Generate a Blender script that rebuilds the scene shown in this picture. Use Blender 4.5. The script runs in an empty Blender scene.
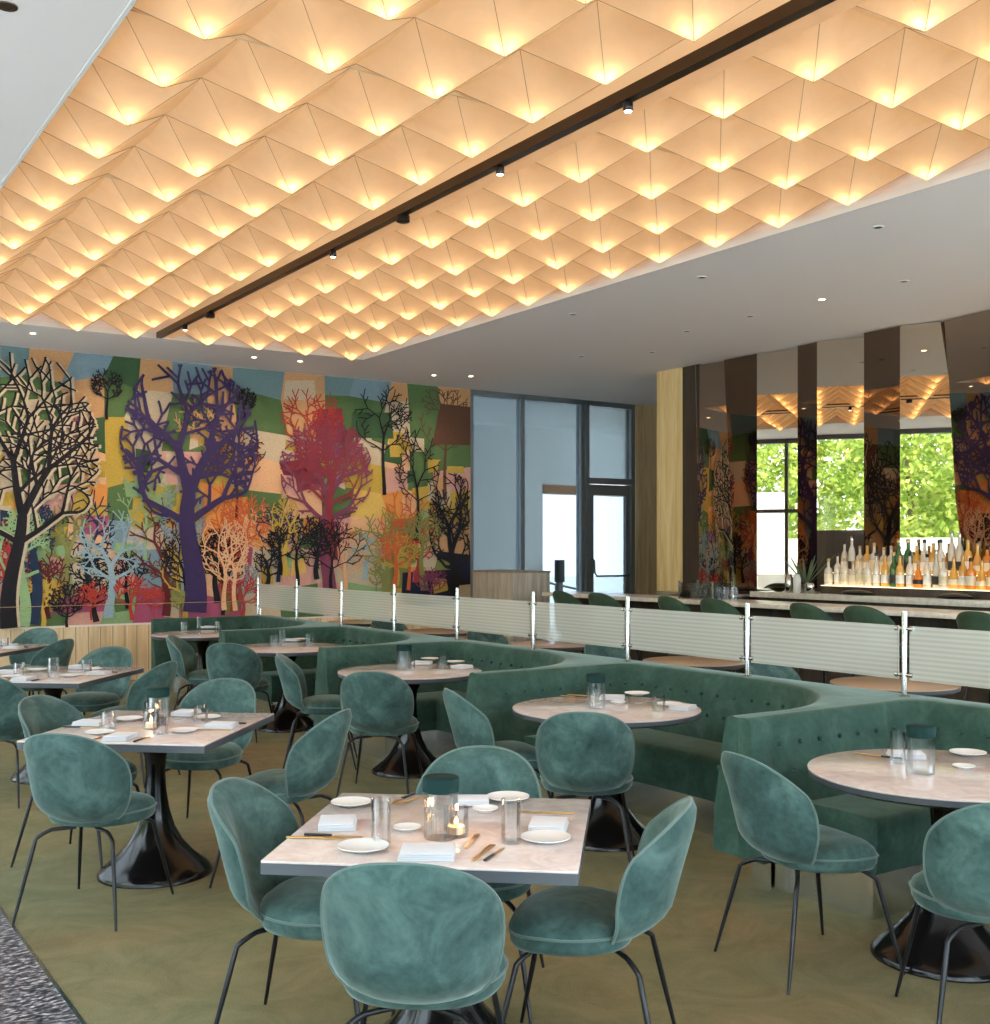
import bpy, bmesh, math, random
from mathutils import Vector, Matrix
PI = math.pi
R = math.radians
C = bpy.context.scene.collection

# ------------------------------------------------------------------ camera
CAMZ = 1.65
YAW = math.atan2(.5562, .8310)          # the camera looks this far to the right of the room's long axis
FX = 1128.0
cam_d = bpy.data.cameras.new('camera'); cam = bpy.data.objects.new('camera', cam_d); C.objects.link(cam)
cam.location = (0, 0, CAMZ); cam.rotation_euler = (PI/2, 0, -YAW)
cam_d.sensor_fit = 'HORIZONTAL'; cam_d.sensor_width = 36; cam_d.lens = FX/990*36
cam_d.shift_y = 38/990; cam_d.clip_start = .02; cam_d.clip_end = 300
bpy.context.scene.camera = cam

# ------------------------------------------------------------------ world, sun, exposure
sc = bpy.context.scene
sc.view_settings.view_transform = 'Standard'; sc.view_settings.look = 'None'
sc.cycles.diffuse_bounces = 6; sc.view_settings.gamma = 1; sc.view_settings.use_curve_mapping = False
sc.view_settings.exposure = 0.22
w = bpy.data.worlds.new('world'); sc.world = w; w.use_nodes = True
bg = w.node_tree.nodes['Background']
bg.inputs['Color'].default_value = (.86, .93, 1.0, 1); bg.inputs['Strength'].default_value = 7.5
sd = bpy.data.lights.new('sun', 'SUN'); sun = bpy.data.objects.new('sun', sd); C.objects.link(sun)
sd.energy = 4.5; sd.angle = R(1.5); sd.color = (1, .95, .82)
sun.rotation_euler = (0, R(48), R(-18))
LAMP_W = .95; FABRIC_GLOW = .16; SPOT_W = 3.6

# ------------------------------------------------------------------ frames: u,v = across / along the camera's view; x,y = the room's
CS, SN = .8310, .5562
def room(X, D): return (CS*X + SN*D, -SN*X + CS*D)
def at(px, py, z):                      # the point of height z seen at a pixel of the photograph
    D = FX*(CAMZ - z)/(py - 550.0); X = (px - 495.0)/FX*D
    x, y = room(X, D); return Vector((x, y, z))
def on_y(px, py, yw):                   # the point of the wall y = yw seen at a pixel
    u = (px - 495.0)/FX; D = yw/(-SN*u + CS)
    return Vector((D*(CS*u + SN), yw, CAMZ + (550.0 - py)*D/FX))
def on_x(px, py, xw):
    u = (px - 495.0)/FX; D = xw/(CS*u + SN)
    return Vector((xw, D*(-SN*u + CS), CAMZ + (550.0 - py)*D/FX))

# ------------------------------------------------------------------ materials
M = {}
def mat(name, col=(.8,.8,.8), rough=.5, metal=0, **k):
    m = bpy.data.materials.new(name); m.use_nodes = True
    b = m.node_tree.nodes['Principled BSDF']
    b.inputs['Base Color'].default_value = (*col, 1); b.inputs['Roughness'].default_value = rough; b.inputs['Metallic'].default_value = metal
    for kk, v in k.items():
        b.inputs[kk.replace('_', ' ')].default_value = v
    M[name] = m; return m
def nd(m, t, **k):
    n = m.node_tree.nodes.new(t)
    for kk, v in k.items(): setattr(n, kk, v)
    return n
def lk(m, a, b): m.node_tree.links.new(a, b)
def coords(m, scale=(1,1,1), per_object=False, kind='Object'):
    tc = nd(m, 'ShaderNodeTexCoord'); mp = nd(m, 'ShaderNodeMapping'); mp.inputs['Scale'].default_value = scale
    lk(m, tc.outputs[kind], mp.inputs['Vector'])
    if per_object:
        oi = nd(m, 'ShaderNodeObjectInfo'); ml = nd(m, 'ShaderNodeMath', operation='MULTIPLY'); ml.inputs[1].default_value = 37
        lk(m, oi.outputs['Random'], ml.inputs[0]); lk(m, ml.outputs[0], mp.inputs['Location'])
    return mp.outputs[0]
def noise(m, vec, scale, detail=3, rough=.5, dist=0):
    n = nd(m, 'ShaderNodeTexNoise'); n.inputs['Scale'].default_value = scale; n.inputs['Detail'].default_value = detail
    n.inputs['Roughness'].default_value = rough; n.inputs['Distortion'].default_value = dist
    lk(m, vec, n.inputs['Vector']); return n.outputs['Fac']
def ramp(m, fac, stops):
    r = nd(m, 'ShaderNodeValToRGB'); e = r.color_ramp.elements
    while len(e) > 1: e.remove(e[0])
    e[0].position = stops[0][0]; e[0].color = (*stops[0][1], 1)
    for p, c in stops[1:]:
        x = e.new(p); x.color = (*c, 1)
    lk(m, fac, r.inputs['Fac']); return r.outputs['Color']
def bsdf(m): return m.node_tree.nodes['Principled BSDF']
def bump(m, fac, strength=.3, dist=.01):
    b = nd(m, 'ShaderNodeBump'); b.inputs['Strength'].default_value = strength; b.inputs['Distance'].default_value = dist
    lk(m, fac, b.inputs['Height']); lk(m, b.outputs[0], bsdf(m).inputs['Normal'])
def mixc(m, fac, a, b, mode='MIX'):
    n = nd(m, 'ShaderNodeMix', data_type='RGBA', blend_type=mode)
    if isinstance(fac, (int, float)): n.inputs[0].default_value = fac
    else: lk(m, fac, n.inputs[0])
    for s, v in ((6, a), (7, b)):
        if isinstance(v, tuple): n.inputs[s].default_value = (*v, 1)
        else: lk(m, v, n.inputs[s])
    return n.outputs[2]

def velvet(name, dark, mid, light, sheen=.36):
    m = mat(name, mid, .85); b = bsdf(m)
    v = coords(m, per_object=True)
    n1 = noise(m, v, 5.5, 4, .65, .6); n2 = noise(m, v, 34, 3, .6)
    c = ramp(m, n1, [(.3, dark), (.5, mid), (.72, light)])
    c2 = mixc(m, .22, c, ramp(m, n2, [(.3, dark), (.7, light)]))
    lk(m, c2, b.inputs['Base Color'])
    b.inputs['Sheen Weight'].default_value = sheen; b.inputs['Sheen Roughness'].default_value = .35
    b.inputs['Sheen Tint'].default_value = (.80, .92, .84, 1)
    b.inputs['Specular IOR Level'].default_value = .25
    bump(m, n2, .15, .003)
    return m
velvet('velvet', (.016,.040,.037), (.040,.083,.075), (.105,.172,.155))
velvet('booth velvet', (.016,.046,.033), (.030,.070,.053), (.062,.115,.090), .25)
velvet('stool velvet', (.030,.060,.036), (.045,.080,.050), (.06,.10,.065), .25)
mat('piping', (.075,.125,.11), .7, Sheen_Weight=.3)
mat('black metal', (.012,.012,.014), .35, .3)
mat('black gloss', (.006,.005,.005), .16, 0, Specular_IOR_Level=.35)
mat('chrome', (.50,.49,.47), .16, 1)
mat('polished steel', (.75,.76,.74), .22, 1)
mat('bronze', (.07,.045,.028), .35, .7)
mat('dark edge', (.07,.075,.085), .4)
mat('dark frame', (.10,.10,.105), .4, .4)
mat('grey frame', (.24,.26,.28), .4, .5)
mat('white ceramic', (.68,.665,.65), .25)
mat('napkin', (.60,.60,.63), .9)
mat('gold', (.55,.33,.12), .3, .9)
mat('bamboo', (.62,.36,.18), .5)
mat('black handle', (.015,.015,.015), .3)
mat('green cap', (.004,.024,.022), .65, 0, Specular_IOR_Level=.15)
mat('white paint', (.78,.76,.74), .6)
mat('ceiling paint', (.88,.805,.79), .8)
mat('wax', (.9,.75,.5), .5)
m = mat('tabletop stone', (.5,.45,.42), .11); v = coords(m, per_object=True)
lk(m, ramp(m, noise(m, v, 7, 6, .7, 1.2), [(.3, (.50,.41,.38)), (.55, (.63,.53,.495)), (.75, (.74,.64,.61))]), bsdf(m).inputs['Base Color'])
m = mat('carpet', (.2,.18,.08), .95); v = coords(m)
n1 = noise(m, v, .55, 3, .6, .8); n2 = noise(m, v, 2.2, 6, .72, 2.2); n3 = noise(m, v, 160, 2)
c = ramp(m, n1, [(.38, (.112,.118,.052)), (.5, (.165,.128,.050)), (.60, (.205,.115,.038))])
c = mixc(m, .45, c, ramp(m, n2, [(.35, (.10,.10,.042)), (.65, (.29,.25,.13))]))
c = mixc(m, .25, c, ramp(m, n3, [(.3, (.08,.08,.03)), (.7, (.27,.24,.12))]))
lk(m, c, bsdf(m).inputs['Base Color']); bump(m, n3, .4, .006)
m = mat('granite', (.3,.3,.32), .35); v = coords(m, (1, 2.2, 1))
n1 = noise(m, v, 26, 3, .65, .4); 
lk(m, ramp(m, n1, [(.44, (.012,.014,.02)), (.50, (.08,.08,.10)), (.56, (.24,.22,.23)), (.64, (.55,.52,.52))]), bsdf(m).inputs['Base Color'])
def wood(name, a, b, c, freq, axis=0, rough=.45):
    m = mat(name, b, rough); sc_ = [1.0,1.0,1.0]; sc_[2] = .06
    v = coords(m, tuple(sc_)); n1 = noise(m, v, freq, 4, .65, .5); n2 = noise(m, v, freq*5, 3)
    col = mixc(m, .3, ramp(m, n1, [(.32, a), (.5, b), (.66, c)]), ramp(m, n2, [(.3, a), (.7, c)]))
    lk(m, col, bsdf(m).inputs['Base Color']); return m
wood('pale wood', (.50,.34,.18), (.74,.55,.32), (.86,.70,.46), 9)
wood('golden wood', (.66,.40,.15), (.86,.60,.27), (.93,.74,.42), 10)
wood('grey wood', (.17,.13,.085), (.30,.235,.16), (.42,.35,.26), 12)
wood('stand wood', (.30,.25,.19), (.46,.40,.32), (.60,.54,.46), 16)
wood('dark wood', (.030,.018,.012), (.050,.032,.022), (.075,.050,.034), 6)
m = mat('bar stone', (.62,.58,.54), .2); v = coords(m)
lk(m, ramp(m, noise(m, v, 5, 6, .7, 2), [(.35, (.66,.61,.57)), (.6, (.86,.81,.76))]), bsdf(m).inputs['Base Color'])
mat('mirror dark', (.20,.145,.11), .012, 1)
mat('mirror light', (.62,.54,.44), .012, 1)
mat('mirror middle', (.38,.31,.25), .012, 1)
def thin_glass(name, tint=(1,1,1), gloss=.12, rough=.02):
    m = mat(name, tint, rough); nt = m.node_tree; out = nt.nodes['Material Output']; nt.nodes.remove(bsdf(m))
    tr = nd(m, 'ShaderNodeBsdfTransparent'); tr.inputs[0].default_value = (*tint, 1)
    gl = nd(m, 'ShaderNodeBsdfGlossy'); gl.inputs['Roughness'].default_value = rough
    lw = nd(m, 'ShaderNodeLayerWeight'); lw.inputs['Blend'].default_value = .35
    ma = nd(m, 'ShaderNodeMath', operation='MULTIPLY_ADD'); ma.inputs[1].default_value = .5; ma.inputs[2].default_value = gloss
    mx = nd(m, 'ShaderNodeMixShader'); lk(m, lw.outputs['Fresnel'], ma.inputs[0]); lk(m, ma.outputs[0], mx.inputs[0])
    lk(m, tr.outputs[0], mx.inputs[1]); lk(m, gl.outputs[0], mx.inputs[2]); lk(m, mx.outputs[0], out.inputs['Surface'])
    return m
thin_glass('drinking glass', (.985,.985,.985), .035)
thin_glass('window glass', (.90,.95,.97), .04)
thin_glass('blue glass', (.42,.47,.50), .05)
thin_glass('smoked glass', (.45,.45,.42), .1)
def emit(name, col, s):
    m = mat(name, col); b = bsdf(m); b.inputs['Emission Color'].default_value = (*col, 1); b.inputs['Emission Strength'].default_value = s; return m
emit('flame', (1,.55,.2), 30); emit('downlight lens', (1,.78,.5), 14); emit('shelf light', (1,.78,.48), 2.2)
# the frosted screen: etched horizontal lines on clear glass
m = mat('etched glass'); nt = m.node_tree; nt.nodes.remove(bsdf(m)); out = nt.nodes['Material Output']
v = coords(m); sx = nd(m, 'ShaderNodeSeparateXYZ'); lk(m, v, sx.inputs[0])
mu = nd(m, 'ShaderNodeMath', operation='MULTIPLY'); mu.inputs[1].default_value = 2*PI/.026; lk(m, sx.outputs['Z'], mu.inputs[0])
sn = nd(m, 'ShaderNodeMath', operation='SINE'); lk(m, mu.outputs[0], sn.inputs[0])
mr = nd(m, 'ShaderNodeMapRange'); lk(m, sn.outputs[0], mr.inputs[0]); mr.inputs[1].default_value = -1; mr.inputs[2].default_value = 1; mr.inputs[3].default_value = .38; mr.inputs[4].default_value = .47
tr = nd(m, 'ShaderNodeBsdfTransparent'); df = nd(m, 'ShaderNodeBsdfDiffuse'); df.inputs[0].default_value = (.74,.71,.64,1)
tl = nd(m, 'ShaderNodeBsdfTranslucent'); tl.inputs[0].default_value = (.80,.76,.66,1)
gl = nd(m, 'ShaderNodeBsdfGlossy'); gl.inputs['Roughness'].default_value = .22
a1 = nd(m, 'ShaderNodeMixShader'); a1.inputs[0].default_value = .45; lk(m, df.outputs[0], a1.inputs[1]); lk(m, tl.outputs[0], a1.inputs[2])
a3 = nd(m, 'ShaderNodeMixShader'); a3.inputs[0].default_value = .07; lk(m, a1.outputs[0], a3.inputs[1]); lk(m, gl.outputs[0], a3.inputs[2])
a2 = nd(m, 'ShaderNodeMixShader'); lk(m, mr.outputs[0], a2.inputs[0]); lk(m, tr.outputs[0], a2.inputs[1]); lk(m, a3.outputs[0], a2.inputs[2]); lk(m, a2.outputs[0], out.inputs['Surface'])
# backlit fabric: light of the lamps behind passes through, with an even glow of the light box
m = mat('lit fabric'); nt = m.node_tree; nt.nodes.remove(bsdf(m)); out = nt.nodes['Material Output']
v = coords(m); nf = noise(m, v, 3.5, 4, .6, 1.0)
colf = ramp(m, nf, [(.3, (.80,.61,.41)), (.7, (.94,.77,.57))])
tl = nd(m, 'ShaderNodeBsdfTranslucent'); lk(m, colf, tl.inputs[0])
df = nd(m, 'ShaderNodeBsdfDiffuse'); df.inputs[0].default_value = (.66,.53,.39,1)
mx = nd(m, 'ShaderNodeMixShader'); mx.inputs[0].default_value = .45; lk(m, tl.outputs[0], mx.inputs[1]); lk(m, df.outputs[0], mx.inputs[2])
em = nd(m, 'ShaderNodeEmission'); em.inputs[0].default_value = (1,.62,.30,1); em.inputs[1].default_value = FABRIC_GLOW
ad = nd(m, 'ShaderNodeAddShader'); lk(m, mx.outputs[0], ad.inputs[0]); lk(m, em.outputs[0], ad.inputs[1]); lk(m, ad.outputs[0], out.inputs['Surface'])
mat('fabric seam', (.45,.31,.18), .8)

# ------------------------------------------------------------------ mesh builder
class MB:
    def __init__(s): s.v = []; s.f = []; s.m = []; s.sm = []
    def add(s, vs, fs, mi=0, smooth=False):
        o = len(s.v); s.v += [tuple(p) for p in vs]
        for f in fs: s.f.append([i + o for i in f]); s.m.append(mi); s.sm.append(smooth)
    def box(s, lo, hi, mi=0, bev=0):
        x0,y0,z0 = lo; x1,y1,z1 = hi
        if bev <= 0:
            s.add([(x0,y0,z0),(x1,y0,z0),(x1,y1,z0),(x0,y1,z0),(x0,y0,z1),(x1,y0,z1),(x1,y1,z1),(x0,y1,z1)],
                  [(3,2,1,0),(4,5,6,7),(0,1,5,4),(1,2,6,5),(2,3,7,6),(3,0,4,7)], mi); return
        bm = bmesh.new(); bmesh.ops.create_cube(bm, size=1)
        for q in bm.verts: q.co = Vector((x0+(q.co.x+.5)*(x1-x0), y0+(q.co.y+.5)*(y1-y0), z0+(q.co.z+.5)*(z1-z0)))
        bmesh.ops.bevel(bm, geom=list(bm.edges), offset=bev, segments=2, profile=.5, affect='EDGES')
        s.add([q.co for q in bm.verts], [[q.index for q in f.verts] for f in bm.faces], mi, False); bm.free()
    def tube(s, pts, rad, n=8, mi=0, closed=False, caps=True):
        P_ = [Vector(p) for p in pts]; k = len(P_)
        rr = rad if isinstance(rad, (list, tuple)) else [rad]*k
        vs = []; up = None
        for i in range(k):
            a = P_[(i-1) % k] if (closed or i > 0) else P_[i]; b = P_[(i+1) % k] if (closed or i < k-1) else P_[i]
            t = (b - a).normalized()
            if up is None: up = Vector((0,0,1)) if abs(t.z) < .9 else Vector((1,0,0))
            x = t.cross(up).normalized(); y = x.cross(t).normalized(); up = y
            for j in range(n):
                an = 2*PI*j/n; vs.append(P_[i] + (x*math.cos(an) + y*math.sin(an))*rr[i])
        fs = []
        for i in range(k if closed else k-1):
            for j in range(n):
                a = i*n + j; b = i*n + (j+1) % n; c_ = ((i+1) % k)*n + (j+1) % n; d = ((i+1) % k)*n + j
                fs.append((a, b, c_, d))
        if caps and not closed: fs += [list(range(n))[::-1], [(k-1)*n + j for j in range(n)]]
        s.add(vs, fs, mi, True)
    def lathe(s, prof, n=24, c=(0,0,0), mi=0, flute=0, nfl=0, cap=(True, True)):
        vs = []; 
        for (r, z) in prof:
            for j in range(n):
                an = 2*PI*j/n; q = r*(1 + (flute*math.cos(nfl*an) if nfl else 0))
                vs.append((c[0]+q*math.cos(an), c[1]+q*math.sin(an), c[2]+z))
        fs = []
        for i in range(len(prof)-1):
            for j in range(n): fs.append((i*n+j, i*n+(j+1)%n, (i+1)*n+(j+1)%n, (i+1)*n+j))
        if cap[0]: fs.append(list(range(n))[::-1])
        if cap[1]: fs.append([(len(prof)-1)*n+j for j in range(n)])
        s.add(vs, fs, mi, True)
    def build(s, name, mats, parent=None, loc=None, rz=None):
        me = bpy.data.meshes.new(name); me.from_pydata(s.v, [], s.f)
        for q in (mats if isinstance(mats, (list, tuple)) else [mats]): me.materials.append(M[q] if isinstance(q, str) else q)
        me.polygons.foreach_set('material_index', s.m); me.polygons.foreach_set('use_smooth', s.sm); me.update()
        try: me.set_sharp_from_angle(angle=R(50))
        except Exception: pass
        o = bpy.data.objects.new(name, me); C.objects.link(o)
        if parent: o.parent = parent
        if loc is not None: o.location = loc
        if rz is not None: o.rotation_euler.z = rz
        return o
def tag(o, label, cat, group=None, kind=None):
    o['label'] = label; o['category'] = cat
    if group: o['group'] = group
    if kind: o['kind'] = kind
    return o
def struct(o): o['kind'] = 'structure'; return o
def thing(name, label, cat, loc=(0,0,0), rz=0, group=None):
    o = bpy.data.objects.new(name, None); C.objects.link(o); o.empty_display_size = .1
    o.location = loc; o.rotation_euler = (0,0,rz); return tag(o, label, cat, group)
KIDS = {}
def copy_tree(o, label=None, loc=None, rz=None, parent=None, group=None):
    c_ = o.copy(); C.objects.link(c_)
    if parent: c_.parent = parent
    if label: c_['label'] = label
    if group: c_['group'] = group
    if loc is not None: c_.location = loc
    if rz is not None: c_.rotation_euler.z = rz
    for ch in [x for x in KID(o)]: copy_tree(ch, parent=c_)
    return c_
def KID(o):
    if o.name not in KIDS: KIDS[o.name] = [x for x in bpy.data.objects if x.parent == o]
    return KIDS[o.name]
def box_obj(name, lo, hi, m, parent=None, bev=0):
    b = MB(); b.box(lo, hi, 0, bev); return b.build(name, m, parent)

# ================================================================== the setting
CZ = 4.10                                # ceiling height
LX0, LX1, LY0, LY1 = 1.45, 6.68, .30, 13.02   # the recess of the luminous ceiling
YM = 14.5                                # wall of the tapestry
XB = 10.5                                # mirrored bar wall
XW, YB = -.75, -3.0                      # window walls beside and behind the camera
struct(box_obj('floor', (1.0, YB, -.12), (15.5, YM+.06, 0), 'carpet'))
struct(box_obj('floor_stone', (XW, YB, -.12), (.985, YM+.06, .004), 'granite'))
struct(box_obj('trim_floor', (.985, YB, -.12), (1.0, YM+.06, .006), 'polished steel'))
b = MB()
X1c = 16.0
for lo, hi in (((XW-.3, YB-.3, CZ), (LX0, YM+.1, CZ+.25)), ((LX1, YB-.3, CZ), (X1c, YM+.1, CZ+.25)),
               ((LX0, YB-.3, CZ), (LX1, LY0, CZ+.25)), ((LX0, LY1, CZ), (LX1, YM+.1, CZ+.25))): b.box(lo, hi)
struct(b.build('ceiling', 'ceiling paint'))
b = MB()
t_ = .03
b.box((LX0-.1, LY0-.1, CZ+.62), (LX1+.1, LY1+.1, CZ+.70))
b.box((LX0-.08, LY0-.1, CZ+.25), (LX0-t_*0, LY1+.1, CZ+.62)); b.box((LX1, LY0-.1, CZ+.25), (LX1+.08, LY1+.1, CZ+.62))
b.box((LX0, LY0-.08, CZ+.25), (LX1, LY0, CZ+.62)); b.box((LX0, LY1, CZ+.25), (LX1, LY1+.08, CZ+.62))
struct(b.build('ceiling_recess', 'white paint'))
for lo, hi in (((LX0, LY0, CZ-.004), (LX0+.02, LY1, CZ+.06)), ((LX1-.02, LY0, CZ-.004), (LX1, LY1, CZ+.06)), ((LX0+.02, LY1-.02, CZ-.004), (LX1-.02, LY1, CZ+.06)), ((LX0+.02, LY0, CZ-.004), (LX1-.02, LY0+.02, CZ+.06))): struct(box_obj('trim_ceiling', lo, hi, 'white paint'))

# tapestry wall, wood panelled below
struct(box_obj('wall_back', (XW-.3, YM, 0), (9.25, YM+.25, CZ), 'white paint'))
b = MB(); x = XW
while x < 9.24:
    b.box((x+.004, YM-.03, .0), (min(x+.15, 9.25)-.004, YM, .70), 0); x += .15
b.box((XW, YM-.02, 0), (9.25, YM, .69), 1)
struct(b.build('baseboard_back', ['pale wood', 'dark wood']))
# bar wall behind the mirrors, and the wood clad pier at its end
struct(box_obj('wall_right', (XB+.42, 4.6, 0), (XB+.7, 11.15, CZ), 'dark wood'))
b = MB(); y = YB
while y < 4.6: b.box((XB+.5, y-.035, 0), (XB+.62, y+.035, CZ)); y += 1.5
b.box((XB+.5, YB, 0), (XB+.62, 4.6, .1)); b.box((XB+.5, YB, CZ-.1), (XB+.62, 4.6, CZ)); w4 = struct(b.build('fill_window', 'dark frame'))  # unseen window wall, added to bring daylight to the bar side
b = MB(); b.box((XB+.55, YB, .1), (XB+.565, 4.6, CZ-.1)); b.build('pane', 'window glass', w4)
struct(box_obj('trim_1', (XB, 11.17, 0), (XB+.7, 11.68, CZ), 'golden wood'))
b = MB(); b.box((XB+.002, 10.86, 0), (XB+.42, 11.17, CZ)); struct(b.build('trim_2', 'dark wood'))
# glass wall beside the tapestry
def frame_bar(b, x0, x1, z0, z1, y0=YM-.0, y1=YM+.14): b.box((x0, y0, z0), (x1, y1, z1))
b = MB()
for x0, x1 in ((9.25, 9.31), (10.20, 10.27), (11.40, 11.47), (11.50, 11.57), (12.47, 12.55)): frame_bar(b, x0, x1, 0, CZ)
frame_bar(b, 9.31, 12.47, 4.02, CZ); frame_bar(b, 9.31, 11.40, 0, .08); frame_bar(b, 11.57, 12.47, 2.74, 2.84)
wf = struct(b.build('window_1', 'grey frame'))
b = MB(); b.box((9.31, YM+.06, .08), (10.20, YM+.075, 4.02)); b.box((10.27, YM+.06, .08), (11.40, YM+.075, 4.02)); b.box((11.57, YM+.06, 2.84), (12.47, YM+.075, 4.02))
g = b.build('pane', 'blue glass', wf); g['label'] = 'blue tinted glass panes'
b = MB()
y0, y1 = YM+.03, YM+.10
b.box((11.585, y0, .01), (11.68, y1, 2.73)); b.box((12.375, y0, .01), (12.455, y1, 2.73)); b.box((11.68, y0, 2.56), (12.375, y1, 2.73)); b.box((11.68, y0, .01), (12.375, y1, .25))
dr = struct(b.build('door_1', 'grey frame'))
b = MB(); b.box((11.68, YM+.06, .25), (12.375, YM+.07, 2.56)); b.build('pane', 'blue glass', dr)
b = MB(); b.tube([(11.63, YM+.02, 1.5), (11.63, YM-.05, 1.48), (11.63, YM-.06, 1.28), (11.68, YM-.06, 1.22), (12.35, YM-.06, 1.22), (12.40, YM-.03, 1.24), (12.41, YM+.03, 1.24)], .016); b.build('door_handle', 'dark frame', dr)
struct(box_obj('trim_3', (12.55, YM-.02, 0), (15.8, YM+.25, CZ), 'pale wood'))
struct(box_obj('wall_side', (15.5, 11.0, 0), (15.8, YM, CZ), 'pale wood'))
struct(box_obj('wall_pantry', (XB+.7, 11.0, 0), (15.5, 11.15, CZ), 'white paint'))
# the covered porch beyond the glass
m = mat('porch plaster', (.80,.84,.86), .8); mat('porch wood', (.42,.20,.09), .5); mat('pavement', (.62,.62,.60), .8); mat('outdoor white', (.85,.85,.84), .7)
b = MB(); yP = 18.5
b.box((6.5, yP, 0), (13.55, yP+.3, 5)); b.box((16.2, yP, 0), (20, yP+.3, 5)); b.box((13.55, yP, 2.98), (16.2, yP+.3, 5))
struct(b.build('wall_porch', 'porch plaster'))
b = MB(); b.box((13.55, yP-.02, 2.80), (16.2, yP+.32, 2.98)); struct(b.build('trim_porch', 'porch wood'))
struct(box_obj('ceiling_porch', (6.5, YM+.25, CZ), (20, yP+1.2, CZ+.2), 'porch plaster'))
b = MB(); b.box((14.75, yP+.05, 0), (14.87, yP+.2, 2.8)); struct(b.build('trim_door_post', 'grey frame'))
# window walls beside and behind the camera (their daylight fills the room, the mirrors show them)
b = MB()
def mull(b, axis, p0, p1, z0, z1):
    if axis == 'x': b.box((XW-.06, p0, z0), (XW+.06, p1, z1))
    else: b.box((p0, YB-.06, z0), (p1, YB+.06, z1))
ys = [YB + i*1.75 for i in range(11)]
for y in ys: mull(b, 'x', y-.035, y+.035, 0, CZ)
mull(b, 'x', YB, YM, 0, .1); mull(b, 'x', YB, YM, CZ-.1, CZ)
wl = struct(b.build('window_2', 'dark frame'))
b = MB(); b.box((XW-.008, YB, .1), (XW+.008, YM, CZ-.1)); b.build('pane', 'window glass', wl)
b = MB()
x = XW
while x < XB+.5: mull(b, 'y', x-.035, x+.035, 0, CZ); x += 1.875
mull(b, 'y', XW, XB+.4, 0, .1); mull(b, 'y', XW, XB+.4, CZ-.1, CZ)
wk = struct(b.build('window_3', 'dark frame'))
b = MB(); b.box((XW, YB-.008, .1), (XB+.4, YB+.008, CZ-.1)); b.build('pane', 'window glass', wk)
b = MB(); b.box((XW-.05, 10.55, 0), (XW+.05, 10.63, 2.55)); b.box((XW-.05, 11.9, 0), (XW+.05, 11.98, 2.55)); b.box((XW-.05, 10.63, 2.47), (XW+.05, 11.9, 2.55)); b.tube([(XW+.05, 10.75, .8), (XW+.12, 10.75, .85), (XW+.12, 10.75, 1.3), (XW+.05, 10.75, 1.35)], .015)
struct(b.build('door_2', 'dark frame'))
struct(box_obj('wall_kiosk', (-5.9, 11.7, -.12), (-5.2, 14.3, 3.15), 'outdoor white'))
# outdoor ground and a white garden wall the mirrors show through the windows
struct(box_obj('ground', (-60, -40, -.3), (60, 60, -.125), 'pavement'))

# ================================================================== mirrored panels of the bar wall
# (pixel of upper edge start/end, lower edge start/end, kind)
def panel(name_lab, t0, t1, b0, b1, kind, turn=0.0, zlo=1.16):
    # corner points on the wall plane; window-facing panels swing back at their far edge
    def P4(px, z):
        u = (px-495.0)/FX; D = XB/(CS*u+SN); return D*(-SN*u+CS)
    ya, yb, yc, yd = P4(t0, 0), P4(t1, 0), P4(b0, 0), P4(b1, 0)
    sl = math.tan(turn); sh = .0
    if turn: sh = .0
    o1 = max(0, -sl)*(ya-yb); o2 = max(0, -sl)*(yc-yd); oo = max(o1, o2)
    v = [(XB + oo, ya, CZ-.01), (XB + oo + (ya-yb)*sl, yb, CZ-.01), (XB + oo + (yc-yd)*sl, yd, zlo), (XB + oo, yc, zlo)]
    mb = MB(); th = .012
    n = (Vector(v[1])-Vector(v[0])).cross(Vector(v[3])-Vector(v[0])).normalized()
    if n.x < 0: n = -n
    bk = [tuple(Vector(p)+n*th) for p in v]
    mb.add(v + bk, [(0,1,2,3),(7,6,5,4),(0,4,5,1),(1,5,6,2),(2,6,7,3),(3,7,4,0)])
    o = mb.build('mirror_panel', {'d': 'mirror dark', 'l': 'mirror light', 'm': 'mirror middle'}[kind])
    bm_ = bmesh.new(); bm_.from_mesh(o.data); bmesh.ops.recalc_face_normals(bm_, faces=bm_.faces); bm_.to_mesh(o.data); bm_.free()
    tag(o, name_lab, 'mirror', 'mirrored panels behind the bar')
TW = R(20)
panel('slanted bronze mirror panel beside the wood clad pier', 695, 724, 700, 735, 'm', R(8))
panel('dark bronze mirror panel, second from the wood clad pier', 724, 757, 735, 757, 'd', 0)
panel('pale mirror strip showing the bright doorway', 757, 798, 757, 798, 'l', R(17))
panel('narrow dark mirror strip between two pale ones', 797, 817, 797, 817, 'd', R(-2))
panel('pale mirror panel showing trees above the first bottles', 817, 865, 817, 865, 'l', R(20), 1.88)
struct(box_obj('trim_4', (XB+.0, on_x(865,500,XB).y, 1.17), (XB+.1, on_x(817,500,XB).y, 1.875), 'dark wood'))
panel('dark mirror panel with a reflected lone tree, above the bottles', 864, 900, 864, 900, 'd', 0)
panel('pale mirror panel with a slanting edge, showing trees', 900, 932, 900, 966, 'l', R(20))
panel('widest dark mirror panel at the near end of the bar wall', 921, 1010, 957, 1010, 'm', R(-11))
panel('mirror panel beyond the photo edge at the near end of the bar wall', 1010, 1120, 1010, 1120, 'd', 0)

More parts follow.
